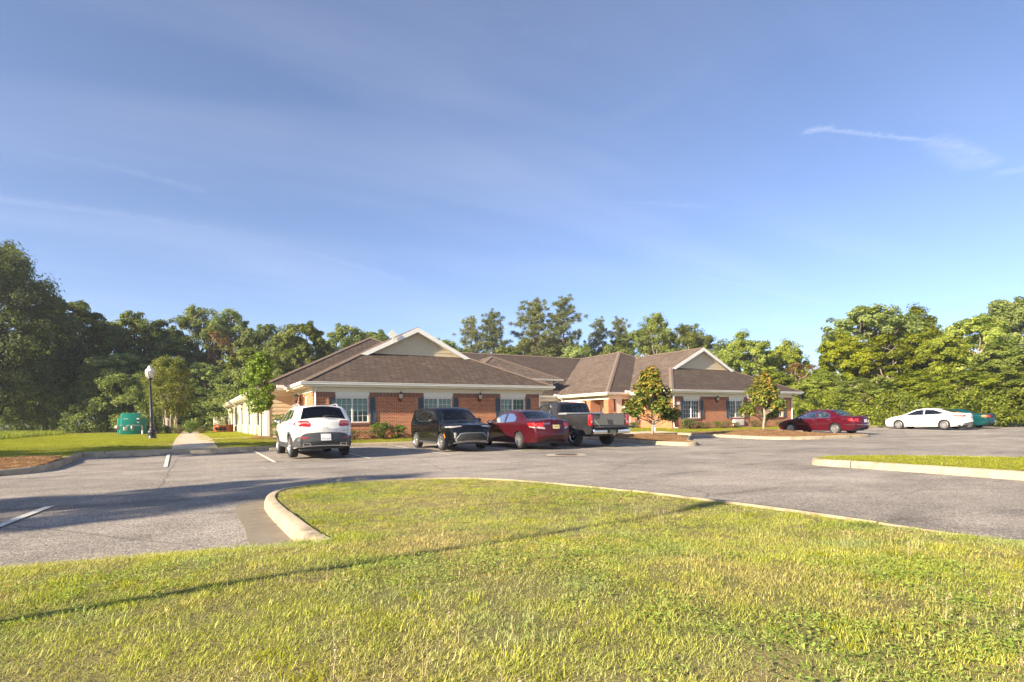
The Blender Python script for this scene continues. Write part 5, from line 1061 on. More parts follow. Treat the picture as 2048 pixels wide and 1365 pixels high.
MB().rbox((-.52, -.12, .3), (-.26, .08, .56), .04).build('meter_body', MT['meter'], g, True); MB().lathe([(.001, .12), (.13, .11), (.15, .06), (.15, .02), (.001, 0)], (-.86, -.1, .55), 14, 'y').build('regulator', MT['galv'], g, True); MB().lathe([(.001, .66), (.07, .62), (.07, .36), (.03, .3), (.001, .28)], (0, 0, 0), 12).build('filter', MT['galv'], g, True); MB().tube([(.62, 0, .0), (.62, 0, .3)], .05, 8).build('riser', MT['trimwhite'], g)
# planter, wooden post, white cabinet at the end of the long wall
px0, py0 = 2.55, 53.0; pz = hB(px0, py0)
e = tag(empty('planter_box', (px0, py0, pz), R(-48)), 'orange timber planter with three round pots beside the tan wall', 'planter')
for zz in (.0, .2, .4): MB().rbox((-.75, -.28, zz+.02), (.75, -.24, zz+.17), .01).build('board', MT['orange'], e)
for x in (-.75, .71): MB().rbox((x, -.3, 0), (x+.06, .28, .62), .01).build('end_post', MT['orange'], e)
MB().box((-.7, -.23, .04), (.7, .27, .5)).build('box', MT['orange'], e)
for x in (-.42, 0, .42): MB().lathe([(.001, -.0), (.12, .01), (.15, .08), (.13, .16), (.001, .18)], (x, -.42, .28), 12, 'y').build('pot', MT['dkdoor'], e, True)
e = tag(empty('condenser_cabinet', (2.6, 61.5, hB(2.6, 61))), 'white cabinet standing past the far end of the tan wall', 'cabinet'); MB().rbox((-.5, -.4, 0), (.5, .4, 1.35), .03).build('case', MT['trimwhite'], e, True); MB().box((-.42, -.41, .2), (.42, -.4, 1.1)).build('louvre', MT['cream'], e); MB().box((-.55, -.45, -.1), (.55, .45, .02)).build('pad', MT['concrete'], e)
tx, ty = c2w(-26.2, 43.0); e = tag(empty('wooden_post', (tx, ty, hB(tx, ty))), 'short weathered wooden post beside the multi-trunk tree', 'post'); MB().lathe([(.13, -.1), (.125, .9), (.13, 1.15), (.12, 1.2), (.001, 1.21)], n=12).build('shaft', MT['palebark'], e, True); MB().rbox((-.03, -.16, .95), (.14, -.1, 1.15), .01).build('bracket', MT['palebark'], e)
# brick pier with lantern, picket rail, sign post, stake
bx0, by0 = 26.4, 30.3; bz = hB(bx0, by0)
e = tag(empty('brick_lamp_pier', (bx0, by0, bz)), 'low brick pier carrying a white lantern beside the porch', 'lamp pier'); MB().box((-.25, -.25, -.1), (.25, .25, 1.02)).build('pier', MT['brick'], e); MB().rbox((-.3, -.3, 1.02), (.3, .3, 1.09), .01).build('cap_stone', MT['concrete'], e)
l_ = MB().lathe([(.05, 1.09), (.03, 1.14), (.03, 1.2), (.07, 1.23)], n=10).build('lantern', MT['trimwhite'], e, True); MB().lathe([(.07, 1.23), (.13, 1.42)], n=8).build('glass', MT['lglass'], l_); MB().lathe([(.17, 1.42), (.1, 1.5), (.03, 1.56), (.0, 1.62)], n=10).build('hood', MT['trimwhite'], l_)
e = tag(empty('picket_rail', (26.75, 30.35, bz)), 'white picket railing between the brick pier and the right wing', 'railing')
for z in (.12, .82): MB().box((0, -.03, z), (1.6, .03, z+.07)).build('rail', MT['trimwhite'], e)
for i in range(11): MB().box((.08+i*.145, -.02, .19), (.12+i*.145, .02, .82)).build('picket', MT['trimwhite'], e)
sx, sy = 28.5, 21.8
e = tag(empty('sign_post', (sx, sy, mound(28.3, 20.7)(sx, sy)-.1)), 'thin steel post with a small pale sign behind the farther magnolia', 'sign')
MB().box((-.025, -.015, 0), (.025, .015, 2.45)).build('post', MT['steel'], e); MB().rbox((-.15, -.025, 1.98), (.15, -.016, 2.42), .003).build('plate', MT['trimwhite'], e)
for zz in (2.08, 2.18, 2.28): MB().box((-.11, -.029, zz), (.11, -.0255, zz+.04)).build('stripe', MT['utility'], e)
e = tag(empty('white_stake', (24.4, 25.3, hB(24.4, 25.3))), 'small white stake in the lawn by the nearer magnolia', 'stake'); MB().rbox((-.04, -.04, -.05), (.04, .04, .4), .01).build('stake', MT['trimwhite'], e); MB().rbox((-.07, -.07, .4), (.07, .07, .46), .015).build('cap', MT['cream'], e)
ux, uy = c2w(34.6, 48.0); uz = hB(ux, uy)
e = tag(empty('utility_cabinet', (ux, uy, uz), R(-25)), 'pale green utility cabinet rising above the white fastback sedan', 'utility box')
MB().rbox((-.75, -.5, 0), (.75, .5, 1.75), .03).build('case', MT['utility'], e, True); MB().rbox((-.8, -.55, 1.75), (.8, .55, 1.82), .02).build('lid', MT['utility'], e, True); MB().box((-.01, -.51, .1), (.01, -.5, 1.7)).build('door_gap', MT['dark'], e)
ux2, uy2 = c2w(33.2, 47.2); e = tag(empty('utility_cabinet', (ux2, uy2, uz), R(-25)), 'smaller grey-green box in front of the pale green utility cabinet', 'utility box'); MB().rbox((-.5, -.4, 0), (.5, .4, 1.68), .04).build('case', MT['utility'], e, True); MB().box((-.42, -.41, 1.2), (.42, -.4, 1.55)).build('vent', MT['meter'], e)
ux3, uy3 = c2w(36.3, 48.6); e = tag(empty('utility_cabinet', (ux3, uy3, uz), R(-25)), 'dark grey utility box standing to the east of the pale cabinet', 'utility box'); MB().rbox((-.55, -.4, 0), (.55, .4, 1.78), .04).build('case', MT['lampblack'], e, True); MB().box((-.45, -.41, .4), (.45, -.4, 1.6)).build('vent', MT['steel'], e)
# far water tower above the trees
wx, wy = c2w((1997-1024)/1130*250, 250)
e = tag(empty('water_tower', (wx, wy, 0)), 'round grey water tower tank above the trees', 'water tower'); e.scale = (.92, .92, .95)
MB().lathe([(.9, 0), (.9, 43), (1.2, 45), (2.6, 47), (3.2, 49), (3.2, 50), (2.7, 52), (1.4, 53.2), (.0, 53.5)], n=28).build('tank', MT['tank'], e, True); MB().lathe([(3.25, 49.2), (3.35, 49.3), (3.35, 49.6), (3.25, 49.7)], n=28).build('walkway', MT['tank'], e)
for k in range(6): t = k*math.pi/3; MB().tube([(4.2*math.cos(t), 4.2*math.sin(t), 0), (2.9*math.cos(t), 2.9*math.sin(t), 48.5)], .16, 6).build('leg', MT['tank'], e)

# ---------------------------------------------------------------- trees
rng = random.Random(11)
def leafquad(V, F, c, n, L, w):
    """one leaf: a folded rhombus around c facing n"""
    a = Vector((rng.gauss(0, 1), rng.gauss(0, 1), rng.gauss(0, 1))); a = (a-n*a.dot(n)).normalized(); b = n.cross(a); k = len(V)
    V += [c-a*L/2, c+b*w/2+n*w*.15, c+a*L/2, c-b*w/2+n*w*.15]; F.append((k, k+1, k+2, k+3))
def rdir(up=0.):
    while 1:
        v = Vector((rng.uniform(-1, 1), rng.uniform(-1, 1), rng.uniform(-1, 1)))
        if .05 < v.length < 1: break
    v.normalize(); v.z += up; return v.normalized()
def puff(V, F, c, r, n, L, w, flat=.75, up=.5, od=None):
    for _ in range(n):
        d = rdir(.15); rr = r*(rng.random()**.45); p = c+Vector((d.x*rr, d.y*rr, d.z*rr*flat)); nn = ((d*.6+rdir()*.8+Vector((0, 0, up))) if od is None else (d*.35+od*.75+rdir()*.62+Vector((0, 0, .3)))).normalized(); q = rng.uniform(.7, 1.25)
        leafquad(V, F, p, nn, L*q, w*q)
def branch(m, a, b, r0, r1, wob=.08, n=5):
    a, b = Vector(a), Vector(b); L = (b-a).length; pts = []; rad = []
    for i in range(n+1):
        t = i/n; o = Vector((rng.uniform(-1, 1), rng.uniform(-1, 1), rng.uniform(-.5, .5)))*L*wob*math.sin(math.pi*t); pts.append(a.lerp(b, t)+o); rad.append(lerp(r0, r1, t))
    m.tube(pts, rad, 7); return pts
def broad(H=13., Rr=4.5, base=.22, lobes=15, puffs=15, leaves=62, L=.4, w=.25, seed=1, airy=.0, tr=.26):
    """trunk + limbs mesh and leaf-clump crown of a broadleaf tree"""
    rng.seed(seed); V, F = [], []; m = MB(); z0 = H*base; zc = (z0+H)/2; rz = (H-z0)/2; top = branch(m, (0, 0, -.3), (rng.uniform(-.4, .4), rng.uniform(-.4, .4), zc), tr, tr*.5, .04, 6)
    for i in range(lobes):
        t = (i+.5)/lobes; ph = i*2.399+rng.uniform(-.3, .3); zz = -1+2*t**.85; rad = math.sqrt(max(.05, 1-zz*zz))*rng.uniform(.45, .85); lr = rng.uniform(.17, .36)*min(Rr, rz)
        c = Vector((math.cos(ph)*rad*Rr, math.sin(ph)*rad*Rr, zc+zz*rz*.8))
        q = top[min(len(top)-1, max(1, int((c.z-lr)/zc*len(top)*.7)))]; branch(m, q, c, tr*.34, .03, .1, 5)
        for j in range(puffs):
            d = rdir(.25); pc = c+Vector((d.x, d.y, d.z*.8))*lr*rng.uniform(.5, 1.15); branch(m, c, pc, .03, .012, .08, 2) if j % 4 == 0 else None
            puff(V, F, pc, lr*rng.uniform(.3, .52), int(leaves*rng.uniform(.6, 1.3)*(1-airy)), L, w, od=d)
    return m, V, F
def pine(H=17., seed=3, cb=.5):
    rng.seed(seed); V, F = [], []; m = MB(); tp = branch(m, (0, 0, -.3), (rng.uniform(-.5, .5), rng.uniform(-.5, .5), H*.98), .24, .05, .012, 10); n = 32
    for i in range(n):
        t = (i/n)**.9; z = H*lerp(cb, .99, t); ph = i*2.399+rng.uniform(-.5, .5); Lb = lerp(3.1, .5, t**1.6)*rng.uniform(.6, 1.15); a = Vector(tp[min(10, int(z/H*10))]); a.z = z
        b = a+Vector((math.cos(ph)*Lb, math.sin(ph)*Lb, Lb*rng.uniform(.05, .5))); pts = branch(m, a, b, .055, .015, .08, 4)
        for k in range(5+int(Lb*3)):
            c = pts[min(4, 2+k % 3)]+Vector((rng.gauss(0, .5), rng.gauss(0, .5), rng.gauss(.1, .28))); 
            for _ in range(60):
                d = rdir(.35); p = c+d*.24*rng.random(); kx = len(V); s_ = d.cross(rdir()).normalized()*.032; V.extend([p-s_, p+s_, p+d*rng.uniform(.22, .4)]); F.append((kx, kx+1, kx+2))
    return m, V, F
def proto(mv, leaf, bark, name):
    m, V, F = mv; a = bpy.data.meshes.new(name+'_trunk'); a.from_pydata(m.v, [], m.f); a.shade_smooth(); a.materials.append(MT[bark]); b = bpy.data.meshes.new(name+'_crown'); b.from_pydata([tuple(v) for v in V], [], F); b.materials.append(MT[leaf])
    return a, b
def plant(p, name, loc, scale, rz, label, cat, group, crown='crown', trunk='trunk'):
    e = tag(empty(name, loc, rz), label, cat, group); e.scale = scale
    for nm, me in ((trunk, p[0]), (crown, p[1])):
        o = bpy.data.objects.new(nm, me); COL.objects.link(o); o.parent = e
    return e
OAK = proto(broad(16, 7.6, .06, 44, 19, 100, .25, .15, 21, tr=.42), 'leaf_oak', 'bark', 'oak')
BR = [proto(broad(13, 4.4, .05, 28, 16, 92, .26, .16, seed=31), 'leaf_dark', 'bark', 'dark_a'), proto(broad(13, 4.2, .05, 28, 15, 92, .26, .16, seed=32), 'leaf_mid', 'bark', 'mid_b'), proto(broad(13, 4.0, .1, 26, 15, 90, .22, .13, seed=33, airy=.1), 'leaf_mid', 'palebark', 'mid_c'),
      proto(broad(11, 4.4, .03, 30, 15, 94, .25, .16, seed=34), 'leaf_bright', 'bark', 'bright_d'), proto(broad(11, 4.0, .04, 25, 14, 88, .24, .15, seed=35), 'leaf_bright', 'palebark', 'bright_e'), proto(broad(11, 3.4, .15, 12, 11, 34, .28, .14, seed=36, airy=.2), 'leaf_rust', 'palebark', 'rust_f')]
PINE = [proto(pine(17, 41, .5), 'leaf_pine', 'pinebark', 'pine_a'), proto(pine(17, 42, .42), 'leaf_pine', 'pinebark', 'pine_b')]
HB = [13, 13, 13, 11, 11, 11]; RB = [4.4, 4.2, 4.0, 4.4, 4.0, 3.4]
def tree_px(px, top, Z, rad, k, label, group, cat='tree', z0=.3):
    hy = 838-.014*(px-1024); H = 1.2+(hy-top)/1130*Z-z0; x, y = c2w((px-1024)/1130*Z, Z); r = random.Random(px)
    if isinstance(k, str): p, h0 = PINE[int(k[1])], 17.; sx = H/h0*rad
    elif k == 9: p, h0 = OAK, 16.; sx = rad/7.6
    else: p, h0 = BR[k], HB[k]; sx = rad/RB[k]
    plant(p, 'pine_tree' if isinstance(k, str) else 'oak_tree' if k == 9 else 'broadleaf_tree', (x, y, z0), (sx, sx, H/h0), r.uniform(0, 6.28), label, cat, group)
W1 = 'trees of the wood to the left'; W2 = 'trees behind the roofs'; W3 = 'trees along the lot to the right'
tree_px(-30, 478, 53, 8.0, 9, 'huge dark spreading oak at the left edge of the lawn', W1)
for a in [
 (150, 592, 64, 4.6, 0, 'dark tree just beside the huge oak, partly merged with it'), (212, 640, 66, 3.8, 1, 'lower green tree in the gap next to the huge oak'), (276, 618, 70, 5.4, 0, 'dark round-headed tree behind the green generator'), (345, 655, 72, 4.0, 1, 'green tree behind the multi-trunk tree by the walk'),
 (398, 602, 74, 4.6, 2, 'tall pale feathery tree, farther left of the two tallest'), (462, 610, 76, 4.4, 2, 'tall pale feathery tree, farther right of the two tallest'), (444, 655, 66, 2.8, 5, 'rust-brown dying tree in front of the feathery trees'), (530, 640, 72, 4.2, 0, 'dark tree between the feathery trees and the bright poplar'), (505, 690, 62, 3.6, 1, 'low green tree above the far end of the tan wall'),
 (612, 634, 66, 3.8, 1, 'full light green tree like a poplar left of the hip roof'), (575, 660, 70, 3.6, 0, 'dark tree tucked behind the poplar-like tree'), (310, 700, 62, 3.6, 1, 'low leafy tree behind the lamp globe'), (240, 700, 60, 4., 0, 'dark low tree directly above the generator'), (90, 640, 62, 5., 0, 'dark tree filling the wood behind the huge oak'), (410, 720, 60, 3.2, 1, 'small tree in the woodland edge above the side walk')]: tree_px(*a, W1)
for a in [
 (690, 642, 88, 4.6, 1, 'tree whose crown shows just over the left hip roof'), (755, 652, 92, 5., 1, 'tree behind the antenna on the left gable'), (822, 662, 95, 4.6, 2, 'tree showing either side of the left gable peak'), (925, 690, 84, 3.8, 1, 'low bushy tree right after the left gable'), (1015, 686, 84, 4.4, 1, 'bushy green tree under the group of pines'), (1165, 682, 84, 4.2, 1, 'bushy tree between the tall pines and the airy trees'), (1235, 680, 86, 4., 1, 'green tree over the hip of the porch roof'),
 (1312, 618, 84, 4.0, 2, 'tall airy tree over the right wing ridge'), (1372, 640, 84, 4.2, 2, 'airy tree just left of the right gable peak'), (1340, 690, 76, 4., 1, 'low tree right behind the right wing ridge'), (1430, 690, 78, 3.8, 1, 'low tree right of the right gable'), (1490, 668, 72, 4.6, 3, 'broad light green tree above the end of the right wing'), (1568, 684, 76, 4.2, 3, 'light green tree next to the gap of sky'), (1545, 740, 62, 3.6, 3, 'low bright tree behind the right wing corner'), (1600, 720, 66, 3., 5, 'small tree with a few rusty branches by the gap of sky')]: tree_px(*a, W2)
for px, top, Z, r_, k, lab in [(945, 636, 86, .95, 'p1', 'shorter pine, first after the left gable'), (988, 627, 86, 1.0, 'p0', 'bushy pine, second after the left gable'), (1070, 602, 88, 1.25, 'p0', 'tall open pine, farther left of the tall pair'), (1126, 597, 88, 1.15, 'p1', 'tallest pine, farther right of the tall pair'), (1196, 641, 96, .9, 'p1', 'thin distant pine right of the tall pair'), (1243, 640, 98, 1.0, 'p0', 'distant pine beside the airy tree')]: tree_px(px, top, Z, r_, k, lab, W2)
for a in [
 (1742, 602, 64, 5.6, 1, 'tall dark-topped tree, highest in the row on the right'), (1822, 618, 66, 4.6, 3, 'tall tree beside the highest one'), (1690, 668, 58, 3.6, 3, 'bright tree at the left end of the row on the right'), (1775, 660, 56, 4.2, 4, 'bright yellow-green tree with pale limbs in mid row'), (1872, 664, 54, 3.8, 3, 'bright tree in the dip of the tree line'), (1955, 622, 54, 4.2, 4, 'bright tree below the water tower'), (2035, 584, 64, 4.8, 1, 'tall open tree at the right edge beside the water tower'),
 (2010, 690, 48, 4., 3, 'full bright tree near the right edge behind the cars'), (1640, 745, 55, 3., 3, 'small bright tree just past the end of the right wing'), (1725, 750, 50, 3.4, 4, 'small bright tree behind the ruby sedan'), (1930, 740, 47, 3.4, 4, 'small tree behind the teal sedan'), (1830, 745, 51, 3.6, 3, 'small bright tree above the utility boxes'), (2075, 720, 45, 3.6, 3, 'bright tree cut by the right edge')]: tree_px(*a, W3)
for a in [(885, 672, 96, 4.6, 1, 'far tree whose top peeps out right beside the left gable'), (1062, 668, 98, 5., 1, 'far bushy tree filling the gap below the tall open pine'), (1110, 676, 94, 4.6, 0, 'far dark tree below the tallest pine'), (1275, 652, 96, 5., 1, 'far full tree between the distant pine and the airy tree'), (1405, 662, 94, 4.8, 1, 'far tree showing just past the right gable peak')]: tree_px(*a, W2)
# unseen trees behind the camera's left shoulder: they only throw the shade on the asphalt
for i, (x, y, h, r_) in enumerate([(-14.0, 1.9, 7.2, 2.0), (-21.4, 13.2, 8.6, 2.5)]):
    wx, wy = c2w(x, y); plant(BR[1], 'broadleaf_tree', (wx, wy, 0), (r_/4.2, r_/4.2, h/13), i*2., ['tree out of view that shades the near asphalt', 'tree out of view that shades the empty stalls', 'tree out of view behind the shade trees'][i], 'tree', 'shade trees beside the lot')
# undergrowth along the wood
def thicket(name, label, leafm, spots, L=.22, w=.13, leaves=80):
    rng.seed(len(spots)); V, F = [], []
    for px, Z, hgt in spots:
        x, y = c2w((px-1024)/1130*Z, Z)
        for j in range(int(7*hgt)):
            c = Vector((x+rng.gauss(0, 1.1), y+rng.gauss(0, .8), .3+hgt*rng.random()**.8)); puff(V, F, c, rng.uniform(.4, .8), leaves, L, w)
    tag(obj(name, V, F, MT[leafm]), label, 'undergrowth', kind='stuff')
thicket('undergrowth', 'dark leafy undergrowth along the edge of the wood on the left', 'leaf_dark', [(-60+22*i, 58+5*math.sin(i*1.7), 4.4+1.6*math.sin(i*2.3)) for i in range(31)])
thicket('undergrowth', 'dark tangle closing the wood behind the trees on the left', 'leaf_dark', [(-80+20*i, 84+4*math.sin(i*1.3), 8.5+1.5*math.sin(i*2.1)) for i in range(37)], .4, .26, 26)
thicket('undergrowth', 'bright leafy undergrowth along the lot on the right', 'leaf_bright', [(1600+18*i, 49+3*math.sin(i*1.9)-i*.12, 1.9+.8*math.sin(i*2.7)) for i in range(28)])
thicket('undergrowth', 'green undergrowth showing between trunks behind the roofs', 'leaf_mid', [(660+26*i, 100, 6.5+2*math.sin(i*1.3)) for i in range(38)], .5, .3, 30)
# specimen trees near the building
def myrtle():
    rng.seed(5); m = MB(); V, F = [], []
    for i in range(8):
        t = i*.8; a = (.35*math.cos(t), .35*math.sin(t), -.1); k = (.5*math.cos(t), .5*math.sin(t), 1.8); branch(m, a, k, .06, .045, .03, 4)
        for j in range(3): b = Vector(k)+Vector((rng.gauss(0, .6)+.35*math.cos(t), rng.gauss(0, .6)+.35*math.sin(t), rng.uniform(.9, 2.6))); branch(m, k, b, .035, .012, .06, 4)
    for j in range(230):
        z = rng.uniform(1.5, 5.8); rr = 1.75*math.sin(math.pi*clamp((z-1.0)/5.2))**.6; t = rng.uniform(0, 6.28); q = rr*rng.random()**.5; puff(V, F, Vector((q*math.cos(t), q*math.sin(t), z)), rng.uniform(.25, .5), 90, .12, .075)
    return m, V, F
def young():
    rng.seed(8); m = MB(); V, F = [], []; tp = branch(m, (0, 0, -.1), (.05, 0, 3.4), .045, .015, .004, 8)
    for j in range(130):
        t = (j+.5)/130; z = lerp(1.3, 4.0, t); rr = .78*math.sin(math.pi*clamp(lerp(.2, .97, t)))**.8*rng.uniform(.35, 1.); a = rng.uniform(0, 6.28); c = Vector((rr*math.cos(a), rr*math.sin(a), z)); branch(m, (.03, 0, max(1.2, z-.4)), c, .014, .005, .05, 3); puff(V, F, c, rng.uniform(.14, .24), 52, .1, .08)
    return m, V, F
def magnolia(H, Rr, seed):
    rng.seed(seed); m = MB(); V, F = [], []; V2, F2 = [], []; branch(m, (0, 0, -.15), (0, 0, H*.9), .075, .02, .02, 7)
    lob = [(lerp(.12, 1., (i/10)**.9), i*2.4+rng.uniform(-.5, .5), rng.uniform(.55, 1.)) for i in range(11)]
    for j in range(205):
        t0, a, q = lob[j % 11]; env = Rr*(1-t0)**.7*q*.75; lr = lerp(.42, .22, t0)*Rr*.62; d = rdir(.1)*lr*rng.random()**.4
        c = Vector((env*math.cos(a), env*math.sin(a), lerp(.6, H-.2, t0)))+Vector((d.x, d.y, d.z*.75)); z = c.z; t = clamp(z/H)
        branch(m, (0, 0, max(.35, z-.45)), c, .022, .008, .06, 3) if j % 2 else None
        for k in range(5):
            cc = c+rdir()*.22
            for _ in range(11):
                d = rdir(.5); lo = rng.random() < .08+.5*t*t; leafquad(*((V2, F2) if lo else (V, F)), cc+d*.12, (d+Vector((0, 0, .9))).normalized(), rng.uniform(.15, .24), .08)
    return m, V, F, V2, F2
mx0, my0 = c2w(-26.7, 44.2)
plant(proto(myrtle(), 'leaf_myrtle', 'palebark', 'myrtle'), 'crape_myrtle', (mx0, my0, hB(mx0, my0)), (1, 1, 1), 0, 'olive-green multi-trunk tree behind the lamp post', 'tree', None)
yx, yy = c2w(-11.95, 26.9); yz = hB(yx, yy)
plant(proto(young(), 'leaf_young', 'palebark', 'young'), 'young_tree', (yx, yy, yz), (1, 1, 1), 1., 'slender young tree with pale trunk in front of the tan wall', 'tree', None)
def ring(x, y, z, r, name='mulch_ring'):
    pts, tris = fill([(x+r*math.cos(t*.2094), y+r*.8*math.sin(t*.2094)) for t in range(30)], (), .2); tag(obj(name, [(a, b, z+.02+.12*math.exp(-((a-x)**2+(b-y)**2)/(r*r*.25))+.02*noise.noise((a*5, b*5, 0))) for a, b in pts], tris, MT['mulch'], smooth=True), kind='structure')
ring(yx, yy, yz, .95)
for i, ((x, y), H, Rr, lab) in enumerate([((19.9, 20.8), 3.15, 1.7, 'magnolia with rusty leaf undersides in the bed beside the pickup'), ((28.3, 20.7), 3.15, 1.55, 'narrower magnolia with rusty top in the far mulch bed')]):
    z = mound(*(M1 if i == 0 else M2), *((.16, 1.6) if i == 0 else (.2, 1.9)))(x, y); m, Va, Fa, Vb, Fb_ = magnolia(H, Rr, 51+i)
    e = tag(empty('magnolia_tree', (x, y, z)), lab, 'tree', 'magnolias in the mulch beds'); m.build('trunk', MT['palebark'], e, True); obj('crown', Va, Fa, MT['leaf_mag'], e); obj('rust_leaves', Vb, Fb_, MT['leaf_magtop'], e)
# shrubs
def shrub(seed, n, L, w, tall):
    rng.seed(seed); m = MB(); V, F = [], []
    for j in range(n):
        a = rng.uniform(0, 6.28); r = .38*rng.random()**.5; z = rng.uniform(.1, tall); c = Vector((r*math.cos(a), r*math.sin(a), z)); branch(m, (0, 0, -.05), c, .012, .005, .05, 2); puff(V, F, c, .16, 34, L, w)
    return m, V, F
SH = [proto(shrub(61, 26, .055, .032, .52), 'leaf_shrub', 'bark', 'shrub_a'), proto(shrub(62, 24, .075, .045, .7), 'leaf_shrubgreen', 'bark', 'shrub_b'), proto(shrub(63, 44, .07, .04, .6), 'leaf_dark', 'bark', 'shrub_c')]
def sh(u, v, k, s, lab, grp='shrubs along the brick walls', world=False):
    x, y = (u, v) if world else (4.887+u, 26.59+v); plant(SH[k], 'shrub', (x, y, hB(x, y)-.02), (s*.85, s*.85, s*.78), u*3.1, lab, 'shrub', grp, 'foliage', 'stems')
for u, k, s, lab in [(1.75, 0, 1.15, 'brownish shrub under the first window behind the white suv'), (2.55, 0, 1.2, 'brownish shrub below the shutter of the first window'), (3.0, 1, 1.35, 'upright bright green shrub between brown shrubs'), (3.75, 1, 1.1, 'green shrub below the small grey wall vent'), (4.85, 1, .75, 'small green shrub left of the black hatchback'), (8.2, 1, 1.1, 'green shrub between the black hatchback and the maroon sedan'), (.8, 0, 1.1, 'brown shrub at the brick corner behind the white suv')]: sh(u, -.62, k, s, lab)
for u, k, s, lab in [(23.75, 2, 1.35, 'round dark green shrub at the corner of the right wing'), (24.75, 0, 1.1, 'brownish shrub under the first right-wing window'), (25.7, 0, .95, 'low brownish shrub after the first right-wing window'), (26.55, 1, .8, 'small green shrub below the right-wing lantern'), (27.5, 0, 1.15, 'brownish shrub in mid wall of the right wing'), (28.5, 0, .9, 'low shrub just before the white wall unit'), (30.5, 0, 1.2, 'brownish shrub just after the white wall unit'), (31.4, 0, 1.1, 'brownish shrub behind the sign post'), (33.2, 0, 1., 'shrub behind the farther magnolia'), (34.8, 0, 1.1, 'shrub at the far corner of the right wing')]: sh(u, V2-.65, k, s, lab)
sh(-.5, 4.0, 1, 2.0, 'large bright shrub against the tan lap siding'); sh(21.6, 2.9, 2, .9, 'dark shrub at the foot of the brick lamp pier')
for i in range(9):
    x, y = c2w(-27.6+i*.55, 42.6+.6*math.sin(i*2.1)); sh(x, y, 0 if i % 3 else 1, 1.15+.3*math.sin(i*1.3), ['first','second','third','fourth','fifth','sixth','seventh','eighth','ninth'][i]+' low shrub from the generator side, at the foot of the multi-trunk tree', 'bushes round the multi-trunk tree', True)
for nm, u0, u1, v0, v1 in (('shrub_bed', .1, 12.1, -1.0, -.05), ('shrub_bed', 23.1, 35.8, V2-1.05, V2-.05)):
    sheet(nm, [(4.887+u0, 26.59+v0), (4.887+u1, 26.59+v0), (4.887+u1, 26.59+v1), (4.887+u0, 26.59+v1)], lambda x, y: hB(x, y)+.03+.02*noise.noise((x*3, y*3, 0)), MT['mulch'], .4)

# ---------------------------------------------------------------- morning haze
hm = bpy.data.materials.new('haze'); hm.use_nodes = True; ht = hm.node_tree; ht.nodes.clear()
hv = ht.nodes.new('ShaderNodeVolumePrincipled'); hv.inputs['Color'].default_value = (.88, .93, 1, 1); hv.inputs['Density'].default_value = .0005; hv.inputs['Anisotropy'].default_value = .2
ht.links.new(hv.outputs[0], ht.nodes.new('ShaderNodeOutputMaterial').inputs['Volume'])
tag(MB().box((-440, -440, -1.1), (440, 440, 55)).build('haze', hm), 'thin pale morning haze over the whole place', 'haze', kind='stuff')

# ---------------------------------------------------------------- grass
def tuft(name, n, h, w, spread, lean, mat, seed, kind='blade'):
    rng.seed(seed); V, F = [], []
    for _ in range(n):
        a = rng.uniform(0, 6.28); r = spread*rng.random()**.5; p = Vector((r*math.cos(a), r*math.sin(a), -.01)); hh = h*rng.uniform(.5, 1.15); t = rng.uniform(0, 6.28); d = Vector((math.cos(t), math.sin(t), 0))*lean*hh*rng.uniform(.3, 1.2); s_ = Vector((-d.y, d.x, 0)); s_ = s_.normalized()*w if s_.length > 1e-6 else Vector((w, 0, 0)); k = len(V)
        if kind == 'blade':
            V += [p-s_/2, p+s_/2, p+d*.45+Vector((0, 0, hh*.62))+s_*.4, p+d*.45+Vector((0, 0, hh*.62))-s_*.4, p+d*1.15+Vector((0, 0, hh))]; F += [(k, k+1, k+2, k+3), (k+3, k+2, k+4)]
        elif kind == 'leaf':
            nn = (Vector((0, 0, 1))+rdir()*.55).normalized(); leafquad(V, F, p+Vector((0, 0, hh)), nn, w*rng.uniform(.8, 1.4), w*.7)
        else:
            V += [p-s_/2, p+s_/2, p+d+Vector((0, 0, hh))]; F.append((k, k+1, k+2)); k = len(V); q = p+d*.8+Vector((0, 0, hh*.75))
            for i in range(6): c = q.lerp(p+d+Vector((0, 0, hh)), i/5); leafquad(V, F, c, rdir(), .011, .006)
    me = bpy.data.meshes.new(name); me.from_pydata([tuple(v) for v in V], [], F); me.materials.append(MT[mat]); return me
